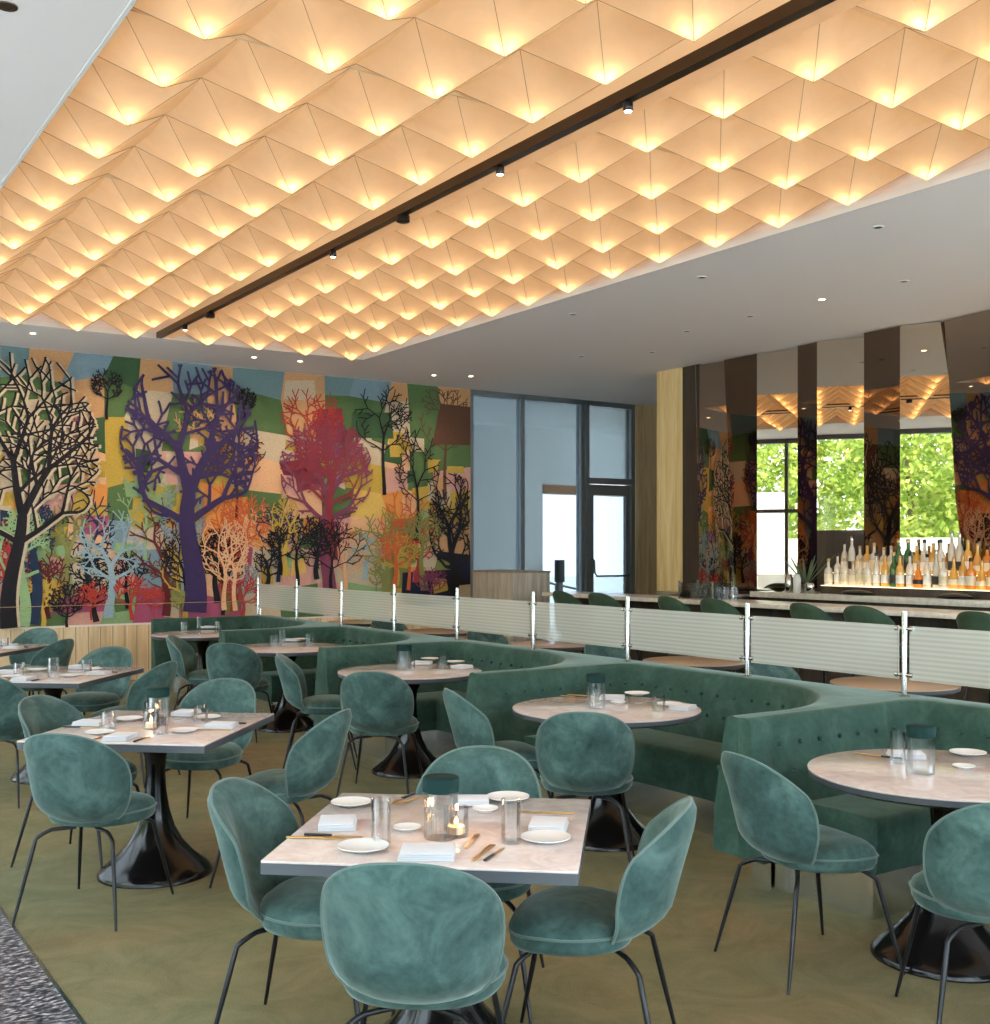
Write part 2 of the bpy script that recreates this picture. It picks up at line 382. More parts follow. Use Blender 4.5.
# ================================================================== luminous ceiling
NR = 4
def section(x0, px_, y0, py_, ncol, nrow, label):
    b = MB(); zb, za = CZ+.15, CZ-.08; N = 6
    seams = MB()
    for i in range(ncol):
        for j in range(nrow):
            cx, cy = x0+(i+.5)*px_, y0+(j+.5)*py_; hx, hy = px_/2, py_/2
            rnd = random.Random(i*77+j*13+int(x0*10)+int(y0*7)); jx, jy = rnd.uniform(-.01,.01), rnd.uniform(-.01,.01)
            ap = Vector((cx+jx, cy+jy, za+rnd.uniform(-.008,.008)))
            cs = [Vector((cx-hx, cy-hy, zb)), Vector((cx+hx, cy-hy, zb)), Vector((cx+hx, cy+hy, zb)), Vector((cx-hx, cy+hy, zb))]
            for k in range(4):
                A, B = cs[k], cs[(k+1) % 4]
                rows = []; vs = []; fs = []
                for a in range(N+1):
                    t = a/N
                    for c_ in range(N+1):
                        s_ = c_/N
                        base = A.lerp(B, s_)
                        base = base + Vector((0,0,-.022*math.sin(PI*s_)))     # the base edge sags between its corners
                        q = base.lerp(ap, t)
                        q.z += .014*math.sin(PI*s_)*math.sin(PI*t)
                        vs.append(q)
                for a in range(N):
                    for c_ in range(N):
                        p = a*(N+1)+c_; fs.append((p, p+1, p+N+2, p+N+1))
                b.add(vs, fs, 0, False)
                seams.tube([A + Vector((0,0,-.003)), ap + Vector((0,0,-.003))], .0020, 4, 1)
    for k in range(len(b.sm)): b.sm[k] = True
    b.add(seams.v, seams.f, 1, False)
    o = b.build('light_panel', ['lit fabric', 'fabric seam']); tag(o, label, 'ceiling light', 'fabric panels of the luminous ceiling')
    f = MB(); e = .016
    f.box((x0, y0, zb-.03), (x0+ncol*px_, y0+e, zb+.03)); f.box((x0, y0+e, zb-.02), (x0+e, y0+nrow*py_, zb+.03))
    f.build('edge_seam', 'fabric seam band', o)
    return o
mat('fabric seam band', (.80,.62,.38), .8)
secs = [(5.42+k*2.528) for k in (-2, -1, 0, 1, 2)]
word = ['over the front of the room', 'over the foremost tables', 'over the middle tables', 'over the far tables', 'next to the tapestry wall']
for k, y0 in enumerate(secs):
    section(LX0+.035, (3.985-LX0-.035)/4, y0, .632, 4, 4, 'glowing pleated ceiling panel, window side of the track, ' + word[k])
    section(4.20, (LX1-.035-4.20)/4, y0, .632, 4, 4, 'glowing pleated ceiling panel, bar side of the track, ' + word[k])
for i in range(8):
    xx = LX0+.035+(i+.5)*.625 if i < 4 else 4.20+(i-4+.5)*.61
    for j in range(20):
        yy = secs[0] + (j+.5)*.632
        ld = bpy.data.lights.get('panel_lamp') or bpy.data.lights.new('panel_lamp', 'POINT')
        ld.energy = LAMP_W; ld.color = (1, .62, .29); ld.shadow_soft_size = .03
        lo = bpy.data.objects.new('panel_lamp', ld); C.objects.link(lo); lo.location = (xx, yy, CZ-.012)
        tag(lo, 'warm lamp glowing through one fabric pyramid of the ceiling', 'lamp', 'lamps behind the ceiling fabric')
# the black track between the panels, with its spot heads
tr_ = thing('ceiling_track', 'long bronze black lighting track dividing the luminous ceiling', 'track', (4.02, 0, CZ), 0)
b = MB(); b.box((-.032, LY0+.04, -.005), (.032, LY1-.04, .06)); b.build('channel', 'bronze', tr_)
b = MB(); b.box((.036, LY0+.04, .01), (.172, LY1-.04, .02)); b.build('side_panel', 'lit fabric', tr_)  # reveal beside the track; the lamps' light on it is put in as glow
for py_, (px, py) in enumerate([(628,87),(500,152),(403,208),(333,240),(210,305),(185,322)]):
    p = on_x(px, py, 4.02)
    if not (LY0 < p.y < LY1): continue
    s_ = thing('track_spot', ['small spot head, nearest along the ceiling track','second small spot head along the ceiling track','largest black spot head along the ceiling track','fourth small spot head along the ceiling track','fifth black spot head along the ceiling track','last small spot head of the ceiling track by the tapestry'][py_], 'spotlight', (4.02, p.y, CZ-.005), 0, 'spot heads of the ceiling track')
    b = MB(); big = py_ in (2, 4)
    r = .05 if big else .028
    b.lathe([(r*.8, .0), (r, -.01), (r, -.05), (r*.8, -.055)], 14); b.build('lamp_housing', 'black metal', s_)
    if not big:
        b = MB(); b.lathe([(r*.75, -.0551), (r*.7, -.058)], 12); b.build('lens', 'downlight lens', s_)

# downlights in the painted ceiling
n_ = 0
DL = [(878,227,0),(702,277,0),(904,281,0),(822,299,1),(750,316,0),(687,331,0),(581,356,0),(573,314,0),(33,333,1),(254,357,1),(300,361,1),(434,375,1),(471,376,1),(7,6,0),(652,352,0)]
dlab = ['over the bar stools nearest the camera','between the luminous ceiling and the middle bar stools','beside the mirror wall near its widest panel','lit, over the bar counter','over the middle of the bar counter','over the pair of stools at the middle of the bar','in front of the glass door','beside the far corner of the luminous ceiling','lit, in front of the tapestry beside its tallest black tree','lit, in front of the purple tree of the tapestry','lit, second in front of the tapestry','lit, by the corner where tapestry and glass meet','lit, just before the glass wall','in the grey strip of ceiling above the camera','by the wood clad pier']
for k, (px, py, lit) in enumerate(DL):
    p = at(px, py, CZ)
    d = thing('downlight', 'small round recessed downlight ' + dlab[k], 'downlight', (p.x, p.y, CZ), 0, 'downlights of the painted ceiling')
    b = MB(); b.lathe([(.030, -.006), (.045, -.006), (.047, 0)], 18, cap=(False, False)); b.build('trim_ring', 'white paint' if k != 13 else 'bronze', d)
    b = MB(); b.lathe([(.030, -.0055), (.001, -.005)], 18, cap=(False, True)); b.build('lens', 'downlight lens' if lit else 'bronze', d)
def spot(x, y, z, tx, ty, tz, W, size=R(60), col=(1,.80,.58)):
    l = bpy.data.lights.new('downlight_beam', 'SPOT'); l.energy = W; l.spot_size = size; l.spot_blend = .8; l.shadow_soft_size = .04; l.color = col
    o = bpy.data.objects.new('downlight_beam', l); C.objects.link(o); o.location = (x, y, z)
    o.rotation_euler = (Vector((tx, ty, tz)) - Vector((x, y, z))).to_track_quat('-Z', 'Y').to_euler(); return tag(o, 'warm beam of a recessed ceiling downlight', 'lamp', 'beams of the downlights')
for x in (1.2, 2.6, 4.0, 5.4, 6.8, 8.2): spot(x, 13.35, CZ-.03, x, YM, 2.3, SPOT_W*10, R(95))
for x, y in ((8.6, 9.6), (8.6, 7.6), (8.6, 5.6), (9.9, 8.6), (9.9, 6.6)): spot(x, y, CZ-.03, x, y, 0, SPOT_W*5, R(70))

# ================================================================== the tapestry
random.seed(11)
def build_tapestry():
    cols = {'teal':(.17,.26,.27),'tan':(.62,.33,.15),'green':(.10,.17,.06),'dgreen':(.05,.11,.045),'cream':(.60,.47,.32),'must':(.56,.36,.06),'pink':(.66,.34,.28),
            'orange':(.78,.30,.07),'crim':(.28,.035,.05),'yellow':(.76,.48,.12),'olive':(.24,.24,.07),'navy':(.012,.014,.035),'mag':(.42,.09,.17),'purple':(.045,.026,.095),
            'lgreen':(.28,.42,.20),'bgrey':(.22,.31,.36),'black':(.012,.010,.014),'red':(.45,.045,.03),'dred':(.13,.018,.02),'maroon':(.22,.05,.10),'brown':(.14,.06,.035),'ored':(.62,.13,.04),'ltblue':(.30,.42,.47),'dnavy':(.015,.03,.07),'peach':(.80,.44,.24)}
    names = list(cols); idx = {n: i for i, n in enumerate(names)}
    for n, c_ in cols.items():
        m = mat('wool ' + n, c_, .95); v = coords(m, (6, 6, 60)); nn = noise(m, v, 4, 3, .7)
        dk = tuple(q*.72 for q in c_); li = tuple(min(1, q*1.18) for q in c_)
        lk(m, ramp(m, nn, [(.3, dk), (.7, li)]), bsdf(m).inputs['Base Color'])
    mb = MB(); Y0 = YM-.004
    rows = [ # top y on wall at px=0 equivalent handled in height fraction; px starts, colours
     (1.0, .90, ['teal','tan','bgrey','dgreen','tan','bgrey','tan','teal','tan','teal','bgrey','tan','green','tan']),
     (.90, .765, ['green','green','tan','green','cream','green','tan','green','tan','green','green','cream','green','brown']),
     (.765, .64, ['green','cream','dgreen','must','cream','green','yellow','cream','cream','green','cream','peach','green','green']),
     (.64, .52, ['pink','green','peach','must','cream','pink','must','peach','crim','must','must','pink','green','pink']),
     (.52, .40, ['cream','pink','must','green','must','must','orange','green','peach','green','yellow','orange','must','must']),
     (.40, .27, ['dnavy','olive','peach','bgrey','cream','yellow','cream','orange','green','pink','peach','ored','peach','tan']),
     (.27, .13, ['cream','lgreen','cream','pink','bgrey','cream','yellow','cream','pink','cream','cream','olive','cream','navy']),
     (.13, .0, ['dnavy','green','pink','lgreen','mag','green','mag','cream','green','pink','lgreen','must','cream','cream']) ]
    x_l, x_r = .1, 9.25; z_l, z_h = .72, CZ-.004
    # column borders follow the pixel columns of the photograph from x = 2.58 on
    bx = [on_y(px, 450, YM).x for px in (0, 27, 70, 108, 133, 168, 205, 240, 285, 318, 352, 386, 412, 438, 466)]; bx[-1] = x_r
    rd = random.Random(5)
    def jit(a): return rd.uniform(-a, a)
    nC = 14
    grid = [[(bx[i] + (jit(.11) if 0 < i < nC else 0), z_l + (z_h-z_l)*((rows[j][0] if j < 8 else 0)) + (jit(.09) if 0 < j < 8 else 0)) for i in range(nC+1)] for j in range(9)]
    mb.add([(x_l, Y0+.003, z_l), (x_r, Y0+.003, z_l), (x_r, Y0+.003, z_h), (x_l, Y0+.003, z_h), (x_l, Y0-.001, z_l), (x_r, Y0-.001, z_l), (x_r, Y0-.001, z_h), (x_l, Y0-.001, z_h)],
           [(4,5,6,7),(0,1,5,4),(1,2,6,5),(2,3,7,6),(3,0,4,7)], idx['tan'])
    for j in range(8):
        for i in range(nC):
            a, b_, c_, d = grid[j][i], grid[j][i+1], grid[j+1][i+1], grid[j+1][i]
            mb.add([(p[0], Y0-.002, p[1]) for p in (d, c_, b_, a)], [(0,1,2,3)], idx[rows[j][2][i]])
    for i in range(5):       # the part beyond the photo's edge, seen only in the mirrors
        for j in range(8):
            xa = .1 + i*.497; xb = xa+.497; za = z_l+(z_h-z_l)*rows[j][1]; zb_ = z_l+(z_h-z_l)*rows[j][0]
            mb.add([(xa, Y0-.002, za), (xb, Y0-.002, za), (xb, Y0-.002, zb_), (xa, Y0-.002, zb_)], [(0,1,2,3)], idx[rows[j][2][(i*3+1) % 14]])
    # extra small patches
    for k in range(100):
        x = rd.uniform(2.4, 9.0); z = rd.uniform(.8, 3.5); w_, h_ = rd.uniform(.12,.34), rd.uniform(.12,.34)
        cn = rd.choice(['cream','must','pink','orange','green','yellow','lgreen','peach','olive','pink','cream','mag'] if z < 2.6 else ['cream','must','tan','green','olive','dgreen'])
        mb.add([(x+jit(.05)-w_/2, Y0-.0035-k*.00002, z-h_/2+jit(.05)), (x+w_/2, Y0-.0035-k*.00002, z-h_/2+jit(.05)), (x+w_/2+jit(.06), Y0-.0035-k*.00002, z+h_/2), (x-w_/2, Y0-.0035-k*.00002, z+h_/2+jit(.05))], [(0,1,2,3)], idx[cn])
    for (px, py, w_, h_, cn) in [(430,588,1.0,.55,'navy'),(70,605,.9,.22,'mag'),(205,612,.7,.25,'mag'),(372,425,.7,.4,'dgreen'),(330,425,.45,.5,'crim'),(225,530,.7,.9,'orange'),(300,390,.5,.3,'cream')]:
        p = on_y(px, py, YM); mb.add([(p.x-w_/2, Y0-.005, max(z_l,p.z-h_/2)), (p.x+w_/2, Y0-.005, max(z_l,p.z-h_/2)+.02), (p.x+w_/2-.04, Y0-.005, p.z+h_/2), (p.x-w_/2+.03, Y0-.005, p.z+h_/2-.04)], [(0,1,2,3)], idx[cn])
    depth = [0]; rc = [0]
    def ribbon(pts, ws, mi, yy):
        rc[0] += 1; yy = yy - rc[0]*3e-6
        vs = []; k = len(pts)
        for i in range(k):
            a = pts[max(0, i-1)]; b_ = pts[min(k-1, i+1)]; tx, tz = b_[0]-a[0], b_[1]-a[1]; l = math.hypot(tx, tz) or 1
            nx, nz = -tz/l, tx/l
            vs += [(pts[i][0]+nx*ws[i], yy, pts[i][1]+nz*ws[i]), (pts[i][0]-nx*ws[i], yy, pts[i][1]-nz*ws[i])]
        fs = [(2*i, 2*i+1, 2*i+3, 2*i+2) for i in range(k-1)]
        o = len(mb.v); mb.add(vs, fs, mi)
    def tree(px, pyb, pyt, halfpx, colr, thick, seed, trunk_f=.35, gen=5, spread=.5, lean=0., curl=.25, outline=None, kids=3):
        depth[0] += 1; yy = Y0 - .006 - depth[0]*.0004
        base = on_y(px, pyb, YM); top = on_y(px, pyt, YM); H_ = top.z - base.z
        cx = base.x; wid = abs(on_y(px+halfpx, pyb, YM).x - cx)
        rg = random.Random(seed); mw = max(.0075, thick*.062); gen = min(gen, 4 if thick < .12 else 5)
        cz_ = base.z + H_*(trunk_f + (1-trunk_f)*.52); rz_ = H_*(1-trunk_f)*.52; cxx = cx + lean*H_
        def inside(x, z, s_=1.0): return ((x-cxx)/(wid*s_))**2 + ((z-cz_)/(rz_*s_))**2 <= 1 and x < x_r-.03 and z < z_h-.03
        segs = []
        def grow(x, z, ang, L, w0, g, side):
            pts = [(x, z)]; ws = [w0]; n = 5; a = ang; ok = True
            cv = rg.uniform(-1, 1)*curl + side*curl*.35
            for i in range(n):
                a += cv/n + rg.uniform(-.07, .07)
                x += math.cos(a)*L/n; z += math.sin(a)*L/n
                if g > 0 and not inside(x, z, 1.04): break
                pts.append((x, z)); ws.append(max(w0*(1-.30*(i+1)/n), mw))
            if len(pts) < 2: return
            segs.append((pts, ws))
            if g >= gen: return
            # forks along the branch and at the tip
            tip = pts[-1]; wt = ws[-1]
            for s_ in (-1, 1):
                grow(tip[0], tip[1], a + s_*rg.uniform(.28, spread+.12), L*rg.uniform(.70, .92), wt*.86, g+1, s_)
            if kids > 2 and len(pts) > 3:
                q = pts[len(pts)//2 + rg.choice((0,1)) - 1]; s_ = rg.choice((-1, 1))
                grow(q[0], q[1], a + s_*rg.uniform(.6, 1.0), L*rg.uniform(.5, .75), wt*.72, g+1, s_)
        # trunk
        tw = thick/2; tp = []; tws = []; n = 8; x0 = cx; topz = base.z + H_*(trunk_f+.12)
        for i in range(n+1):
            t = i/n; tp.append((cx + lean*H_*t*.7 + math.sin(t*5+seed)*tw*.5, base.z + (topz-base.z)*t)); tws.append(tw*(1.25-.55*t))
        segs.append((tp, tws))
        L0 = rz_*.62
        for (t, an, f) in ((1, PI/2+.28, .9), (1, PI/2-.32, .9), (.86, PI/2+.95, .95), (.82, PI/2-.95, .95), (.72, PI/2+1.35, .85), (.68, PI/2-1.3, .85)):
            if t < .8 and thick < .03 and trunk_f > .4: continue
            q = tp[int(t*n)]
            grow(q[0], q[1], an, L0*f*(wid/max(rz_, .01)*.35+.65 if abs(an-PI/2) > .8 else 1), tws[-1]*(.85 if t == 1 else .6), 1, 1 if an > PI/2 else -1)
        if outline:
            for pts, ws in segs: ribbon([(p[0]+.028, p[1]-.01) for p in pts], [q*1.0+.004 for q in ws], idx[outline], yy+.0004)
        for pts, ws in segs: ribbon(pts, [max(q, .0035) for q in ws], idx[colr], yy)
    T = [ # px base, y base, y top, half width px, colour, trunk thickness, seed, trunk fraction, generations
     (445, 500, 385, 26, 'brown', .05, 3, .45, 6), (262, 560, 505, 24, 'peach', .03, 5, .2, 6), (88, 600, 490, 26, 'dnavy', .08, 7, .3, 5),
     (222, 600, 480, 20, 'ored', .04, 9, .2, 5), (75, 478, 414, 22, 'mag', .03, 4, .5, 6), (236, 520, 425, 28, 'dred', .035, 12, .45, 5),
     (312, 470, 386, 30, 'red', .05, 13, .25, 5), (383, 495, 386, 28, 'black', .05, 14, .42, 5), (205, 470, 400, 30, 'tan', .02, 21, .3, 5),
     (66, 595, 505, 26, 'olive', .09, 15, .35, 5), (145, 560, 470, 28, 'lgreen', .04, 16, .35, 5), (110, 618, 512, 34, 'ltblue', .10, 17, .35, 6),
     (408, 590, 492, 30, 'ored', .05, 18, .30, 5), (165, 616, 500, 34, 'dred', .09, 19, .34, 6), (182, 600, 480, 22, 'bgrey', .03, 36, .4, 5), (242, 610, 565, 18, 'bgrey', .025, 22, .3, 5),
     (245, 560, 490, 24, 'ored', .06, 23, .25, 5), (278, 582, 505, 22, 'dnavy', .05, 24, .45, 5), (222, 615, 530, 24, 'black', .045, 25, .38, 6),
     (296, 585, 515, 28, 'black', .05, 26, .35, 6), (326, 590, 424, 44, 'maroon', .17, 27, .42, 7), (330, 560, 420, 34, 'crim', .12, 127, .4, 5), (330, 592, 520, 34, 'black', .05, 28, .3, 6), (385, 592, 512, 32, 'olive', .09, 29, .34, 6),
     (416, 540, 432, 22, 'black', .05, 30, .36, 6), (452, 592, 478, 24, 'black', .15, 31, .22, 7), (430, 598, 568, 16, 'maroon', .03, 33, .25, 5), (375, 592, 562, 8, 'olive', .02, 34, .25, 5),
     (106, 420, 370, 16, 'black', .03, 35, .42, 5), (243, 422, 388, 12, 'black', .03, 37, .35, 5), (42, 626, 576, 18, 'must', .05, 38, .35, 6), (130, 620, 574, 17, 'red', .045, 39, .3, 6),
     (90, 620, 582, 16, 'red', .02, 40, .3, 5), (66, 627, 582, 18, 'black', .03, 41, .25, 6), (153, 618, 585, 10, 'red', .015, 42, .3, 5), (34, 624, 500, 20, 'dnavy', .12, 43, .45, 5), (22, 626, 510, 26, 'lgreen', .12, 44, .42, 5),
     (178, 618, 590, 9, 'olive', .015, 45, .3, 5)]
    rx = random.Random(77)
    for k in range(26):
        px = rx.uniform(2, 455); hgt = rx.uniform(42, 95); T.insert(rx.randrange(len(T)), (px, rx.uniform(585, 612) + (14 if px < 250 else -10), 0, rx.uniform(13, 24), rx.choice(['black','dred','olive','ored','ltblue','dnavy','maroon','black','red','brown','peach','must']), rx.uniform(.04,.08), 200+k, rx.uniform(.25,.4), 5)); 
    T = [(t[0], t[1], t[2] or t[1]-random.Random(t[6]).uniform(45, 95)) + tuple(t[3:]) for t in T]
    for t in T: tree(t[0], t[1], t[2], t[3], t[4], t[5], t[6], t[7], t[8])
    tree(190, 612, 366, 64, 'purple', .25, 51, .36, 6, .5, 0, .18)
    tree(8, 628, 360, 74, 'black', .16, 66, .30, 6, .5, .05, .25, 'cream')
    tree(-70, 628, 370, 60, 'black', .2, 62, .36, 6, .5, 0, .5); tree(-130, 628, 400, 40, 'dred', .12, 63, .36, 6); tree(-180, 628, 380, 40, 'purple', .12, 64, .36, 6)
    for pl in (): pass
    t = mb.build('tapestry', ['wool ' + n for n in names])
    tag(t, 'wall-wide patchwork tapestry of colourful bare trees over pale panelling', 'tapestry')
build_tapestry()

# ================================================================== seating
velvet('velvet dark', (.012,.035,.03), (.02,.055,.048), (.035,.08,.07), .2)
def axes(yaw):      # yaw measured from the camera's right, counter-clockwise; returns unit vector in room axes
    return room(math.cos(yaw), math.sin(yaw))
TA = R(-7)                                # the square tables' own turn, against the camera
def cam_rz(yaw): return yaw - YAW         # a heading of the camera frame as a rotation in the room

def shell_parts(rise=0.0):
    """back pad, seat pad with their piping, in the chair's own frame: +y faces forward"""
    def mid(x, z):
        zz = z
        y = -.215 - .115*((zz-.43)/.43)**1.15 if zz > .43 else -.215
        y += 2.1*x*x*(1.0 if zz < .72 else max(.40, 1-(zz-.72)*3.6))
        if zz < .54: y += (0.54-zz)**2*7.0
        return y
    def outl(th):
        c_, s_ = math.cos(th), math.sin(th); n = 2.5 if s_ > 0 else 2.9
        f = (abs(c_)**n + abs(s_)**n)**(-1/n)
        x = .245*c_*f; z = .640 + (.217 if s_ > 0 else .222)*s_*f
        if s_ < 0: x *= 1 - .05*abs(s_*f)
        return x, z
    NT, NRr = 40, 7
    def pad(sign, off, thick):
        vs = []; fs = []
        vs.append(None)
        for i in range(1, NRr+1):
            r = (i/NRr)**.8
            for j in range(NT):
                x, z = outl(2*PI*j/NT); x *= r; z = .640 + (z-.640)*r
                t = thick*max(0, 1-r**5.0)**.6 + .004
                vs.append((x, mid(x, z) + off + sign*t, z+rise))
        vs[0] = (0, mid(0, .640) + off + sign*(thick+.004), .640+rise)
        for j in range(NT): fs.append((0, 1+j, 1+(j+1) % NT))
        for i in range(NRr-1):
            for j in range(NT): fs.append((1+i*NT+j, 1+(i+1)*NT+j, 1+(i+1)*NT+(j+1) % NT, 1+i*NT+(j+1) % NT))
        return vs, fs
    back = MB()
    v1, f1 = pad(1, .0, .034); v2, f2 = pad(-1, 0, .030)
    back.add(v1, [f[::-1] for f in f1], 0, True); back.add(v2, f2, 0, True)
    o = len(v1); ring1 = [1+(NRr-1)*NT+j for j in range(NT)]
    back.f += [(ring1[j], ring1[(j+1) % NT], ring1[(j+1) % NT]+o, ring1[j]+o) for j in range(NT)]; back.m += [0]*NT; back.sm += [True]*NT
    pip = MB(); pts = []
    for j in range(NT*2):
        x, z = outl(PI*j/NT); pts.append((x*1.005, mid(x, z)+.002, z+rise))
    pip.tube(pts, .0055, 6, 0, closed=True)
    # seat
    seat = MB(); NT2 = 40
    def so(th):
        c_, s_ = math.cos(th), math.sin(th); n = 2.7
        f = (abs(c_)**n + abs(s_)**n)**(-1/n)
        return .238*c_*f*(1 - .16*(1 if s_ < 0 else 0)*abs(s_)), .045 + .200*s_*f
    prof = [(.0, .488), (.35, .486), (.65, .480), (.86, .468), (.96, .452), (1.0, .430), (1.0, .422), (.99, .396), (.94, .376), (.75, .366), (.4, .362), (0, .365)]
    vs = []; fs = []
    for (r, z) in prof:
        for j in range(NT2):
            x, y = so(2*PI*j/NT2); x *= r; y = .045+(y-.045)*r
            zz = z + .04 + rise - .018*max(0, (y-.12)/.15)
            vs.append((x, y, zz))
    for i in range(len(prof)-1):
        for j in range(NT2): fs.append((i*NT2+j, (i+1)*NT2+j, (i+1)*NT2+(j+1) % NT2, i*NT2+(j+1) % NT2))
    seat.add(vs, fs, 0, True)
    sp = MB(); pts = []
    for j in range(NT2):
        x, y = so(2*PI*j/NT2); pts.append((x*1.004, .045+(y-.045)*1.004, .467+rise - .018*max(0, (y-.12)/.15)))
    sp.tube(pts, .005, 6, 0, closed=True)
    return back, pip, seat, sp
def make_chair(label):
    t = thing('dining_chair', label, 'chair')
    back, pip, seat, sp = shell_parts()
    b_ = back.build('backrest', 'velvet', t); pip.build('piping', 'piping', b_)
    s_ = seat.build('seat', 'velvet', t); sp.build('piping', 'piping', s_)
    for sx in (-1, 1):
        for sy, yo in ((1, .04), (-1, -.03)):
            b = MB(); pts = []
            a = Vector((sx*.05, yo + sy*.05, .399)); k1 = Vector((sx*.155, yo + sy*.125, .397)); k2 = Vector((sx*.185, yo+sy*.155, .365)); e = Vector((sx*.245, yo + sy*.235, .004))
            pts = [a, a.lerp(k1, .6)]
            for i in range(6):
                q = i/5; pts.append((1-q)**2*a.lerp(k1, .8) + 2*q*(1-q)*k1.lerp(k2, .4) + q*q*k2)
            pts += [k2.lerp(e, .35), k2.lerp(e, .7), e]
            b.tube(pts, [.009]*8 + [.0095, .008, .006], 10); b.build('leg', 'black metal', t)
    b = MB(); b.box((-.06, -.07, .395), (.06, .12, .408), 0, .004); b.build('seat_frame', 'black metal', t)
    return t
chair0 = make_chair('x'); used = [False]
def chair(X, D, face, label, group):
    x, y = room(X, D); rz = cam_rz(face) - PI/2
    if not used[0]:
        used[0] = True; KID(chair0); [KID(k) for k in KID(chair0)]
        chair0.location = (x, y, 0); chair0.rotation_euler.z = rz; chair0['label'] = label; chair0['group'] = group; return chair0
    return copy_tree(chair0, label, (x, y, 0), rz, None, group)
N_, E_, W_, S_ = PI/2+TA, TA, PI+TA, -PI/2+TA       # headings: away from camera, to the bar, to the windows, to the camera
GS = 'velvet chairs around the square tables'; GR = 'velvet chairs at the round booth tables'
FTc = (-.167, 3.67); T2c = (-1.736, 5.77); T3c = (-3.215, 8.21); T4c = (-4.75, 10.35)
chair(-.21, 3.17, N_+R(2), 'green velvet chair with its back to the camera, at the foremost square table', GS)
chair(-.62, 3.80, E_-R(4), 'green velvet chair facing the bar, on the window side of the foremost square table', GS)
chair(.30, 3.63, W_+R(-7), 'green velvet chair with pale piped edge, on the bar side of the foremost square table', GS)
chair(-.085, 4.22, S_, 'green velvet chair mostly hidden behind the foremost square table', GS)
chair(-1.83, 5.17, N_-R(3), 'green velvet chair with its back to the camera, at the second square table', GS)
chair(-2.19, 6.02, E_-R(8), 'green velvet chair behind the one turning its back, window side of the second square table', GS)
chair(-1.70, 6.62, S_-R(4), 'wide green velvet chair facing the camera across the second square table', GS)
chair(-1.06, 5.66, W_-R(8), 'green velvet chair turned away, between the second square table and the foremost one', GS)
chair(-3.24, 7.47, N_, 'green velvet chair cut by the photo edge, at the third square table', GS)
chair(-2.62, 8.08, W_-R(6), 'green velvet chair on the bar side of the third square table', GS)
chair(-3.18, 8.92, S_-R(4), 'green velvet chair facing the camera across the third square table', GS)
chair(-4.12, 10.1, W_-R(8), 'green velvet chair on the bar side of the farthest square table', GS)
chair(-4.62, 11.1, S_, 'green velvet chair facing the camera across the farthest square table', GS)
chair(.47, 5.82, N_-R(0), 'green velvet chair with its back to the camera, at the second round table', GR)
chair(.04, 6.52, R(18), 'green velvet chair seen from its side, at the window side of the second round table', GR)
chair(1.69, 3.86, N_, 'green velvet chair with its back to the camera, cut by the photo edge', GR)
chair(1.24, 4.50, R(22), 'green velvet chair seen obliquely from behind, window side of the nearest round table', GR)
chair(-.77, 7.65, N_, 'green velvet chair with its back to the camera, at the third round table', GR)
chair(-1.34, 8.66, R(6), 'green velvet chair seen from its side, at the window side of the third round table', GR)
chair(-2.24, 9.90, N_, 'green velvet chair with its back to the camera, at the fourth round table', GR)
chair(-2.72, 10.55, R(2), 'green velvet chair seen from its side, at the window side of the fourth round table', GR)

# ------------------------------------------------------------------ tables
TZ = .75
def base_mb():
    b = MB(); b.lathe([(.285,.0),(.285,.012),(.272,.030),(.235,.062),(.185,.105),(.135,.165),(.095,.24),(.068,.33),(.053,.43),(.048,.52),(.055,.60),(.080,.66),(.125,.70),(.14,.705)], 40); return b
def square_table(c_, label, dep=.92):
    t = thing('square_table', label, 'table', (*room(*c_), 0), cam_rz(TA), 'square dining tables')
    b = MB(); b.box((-.46,-dep/2,TZ-.008), (.46,dep/2,TZ), 0, .002); b.build('tabletop', 'tabletop stone', t)
    b = MB(); b.box((-.46,-dep/2,TZ-.04), (.46,dep/2,TZ-.008), 0); e = b.build('table_edge', 'dark edge', t)
    base_mb().build('pedestal', 'black gloss', t); return t
TS = [square_table(FTc, 'foremost square stone table with a lantern and white napkins'),
      square_table(T2c, 'second square stone table on a glossy black trumpet base', 1.02),
      square_table(T3c, 'third square table, between the second one and the tapestry', 1.02),
      square_table(T4c, 'farthest square table, close to the tapestry, cut by the photo edge', 1.02)]
KX, KY0, KP = 4.12, 3.72, 2.29
RTC = [(4.06, 2.79), (4.11, 5.0), (4.15, 7.34), (4.22, 9.75), (4.14, 11.86)]
rt_w = ['nearest round booth table, cut by the photo edge', 'second round booth table, in front of the tufted back', 'third round booth table from the camera', 'fourth round booth table from the camera', 'farthest round booth table, before the tapestry']
def round_table(x, y, r, label, group, z=TZ, m='tabletop stone'):
    t = thing('round_table', label, 'table', (x, y, 0), 0, group)
    b = MB(); b.lathe([(r-.003, z-.008), (r, z-.006), (r, z-.001), (r-.003, z)], 64); b.build('tabletop', m, t)
    b = MB(); b.lathe([(r-.03, z-.042), (r-.004, z-.03), (r, z-.008)], 64); b.build('table_edge', 'dark edge', t)
    base_mb().build('pedestal', 'black gloss', t); return t
for (x, y), l in zip(RTC, rt_w): round_table(x, y, .535, l, 'round tables of the booths')
bw = ['nearest bar-side cafe table behind the etched screen', 'second bar-side cafe table behind the etched screen', 'third bar-side cafe table behind the etched screen', 'fourth bar-side cafe table behind the etched screen', 'farthest bar-side cafe table behind the etched screen']
BT = [(6.49,4.84),(6.45,6.72),(6.5,8.7),(6.5,10.8),(6.5,12.75)]
mat('warm tabletop', (.52,.38,.28), .2)
for (x, y), l in zip(BT, bw): round_table(x, y, .42, 'round ' + l, 'round tables on the bar side', TZ, 'warm tabletop')
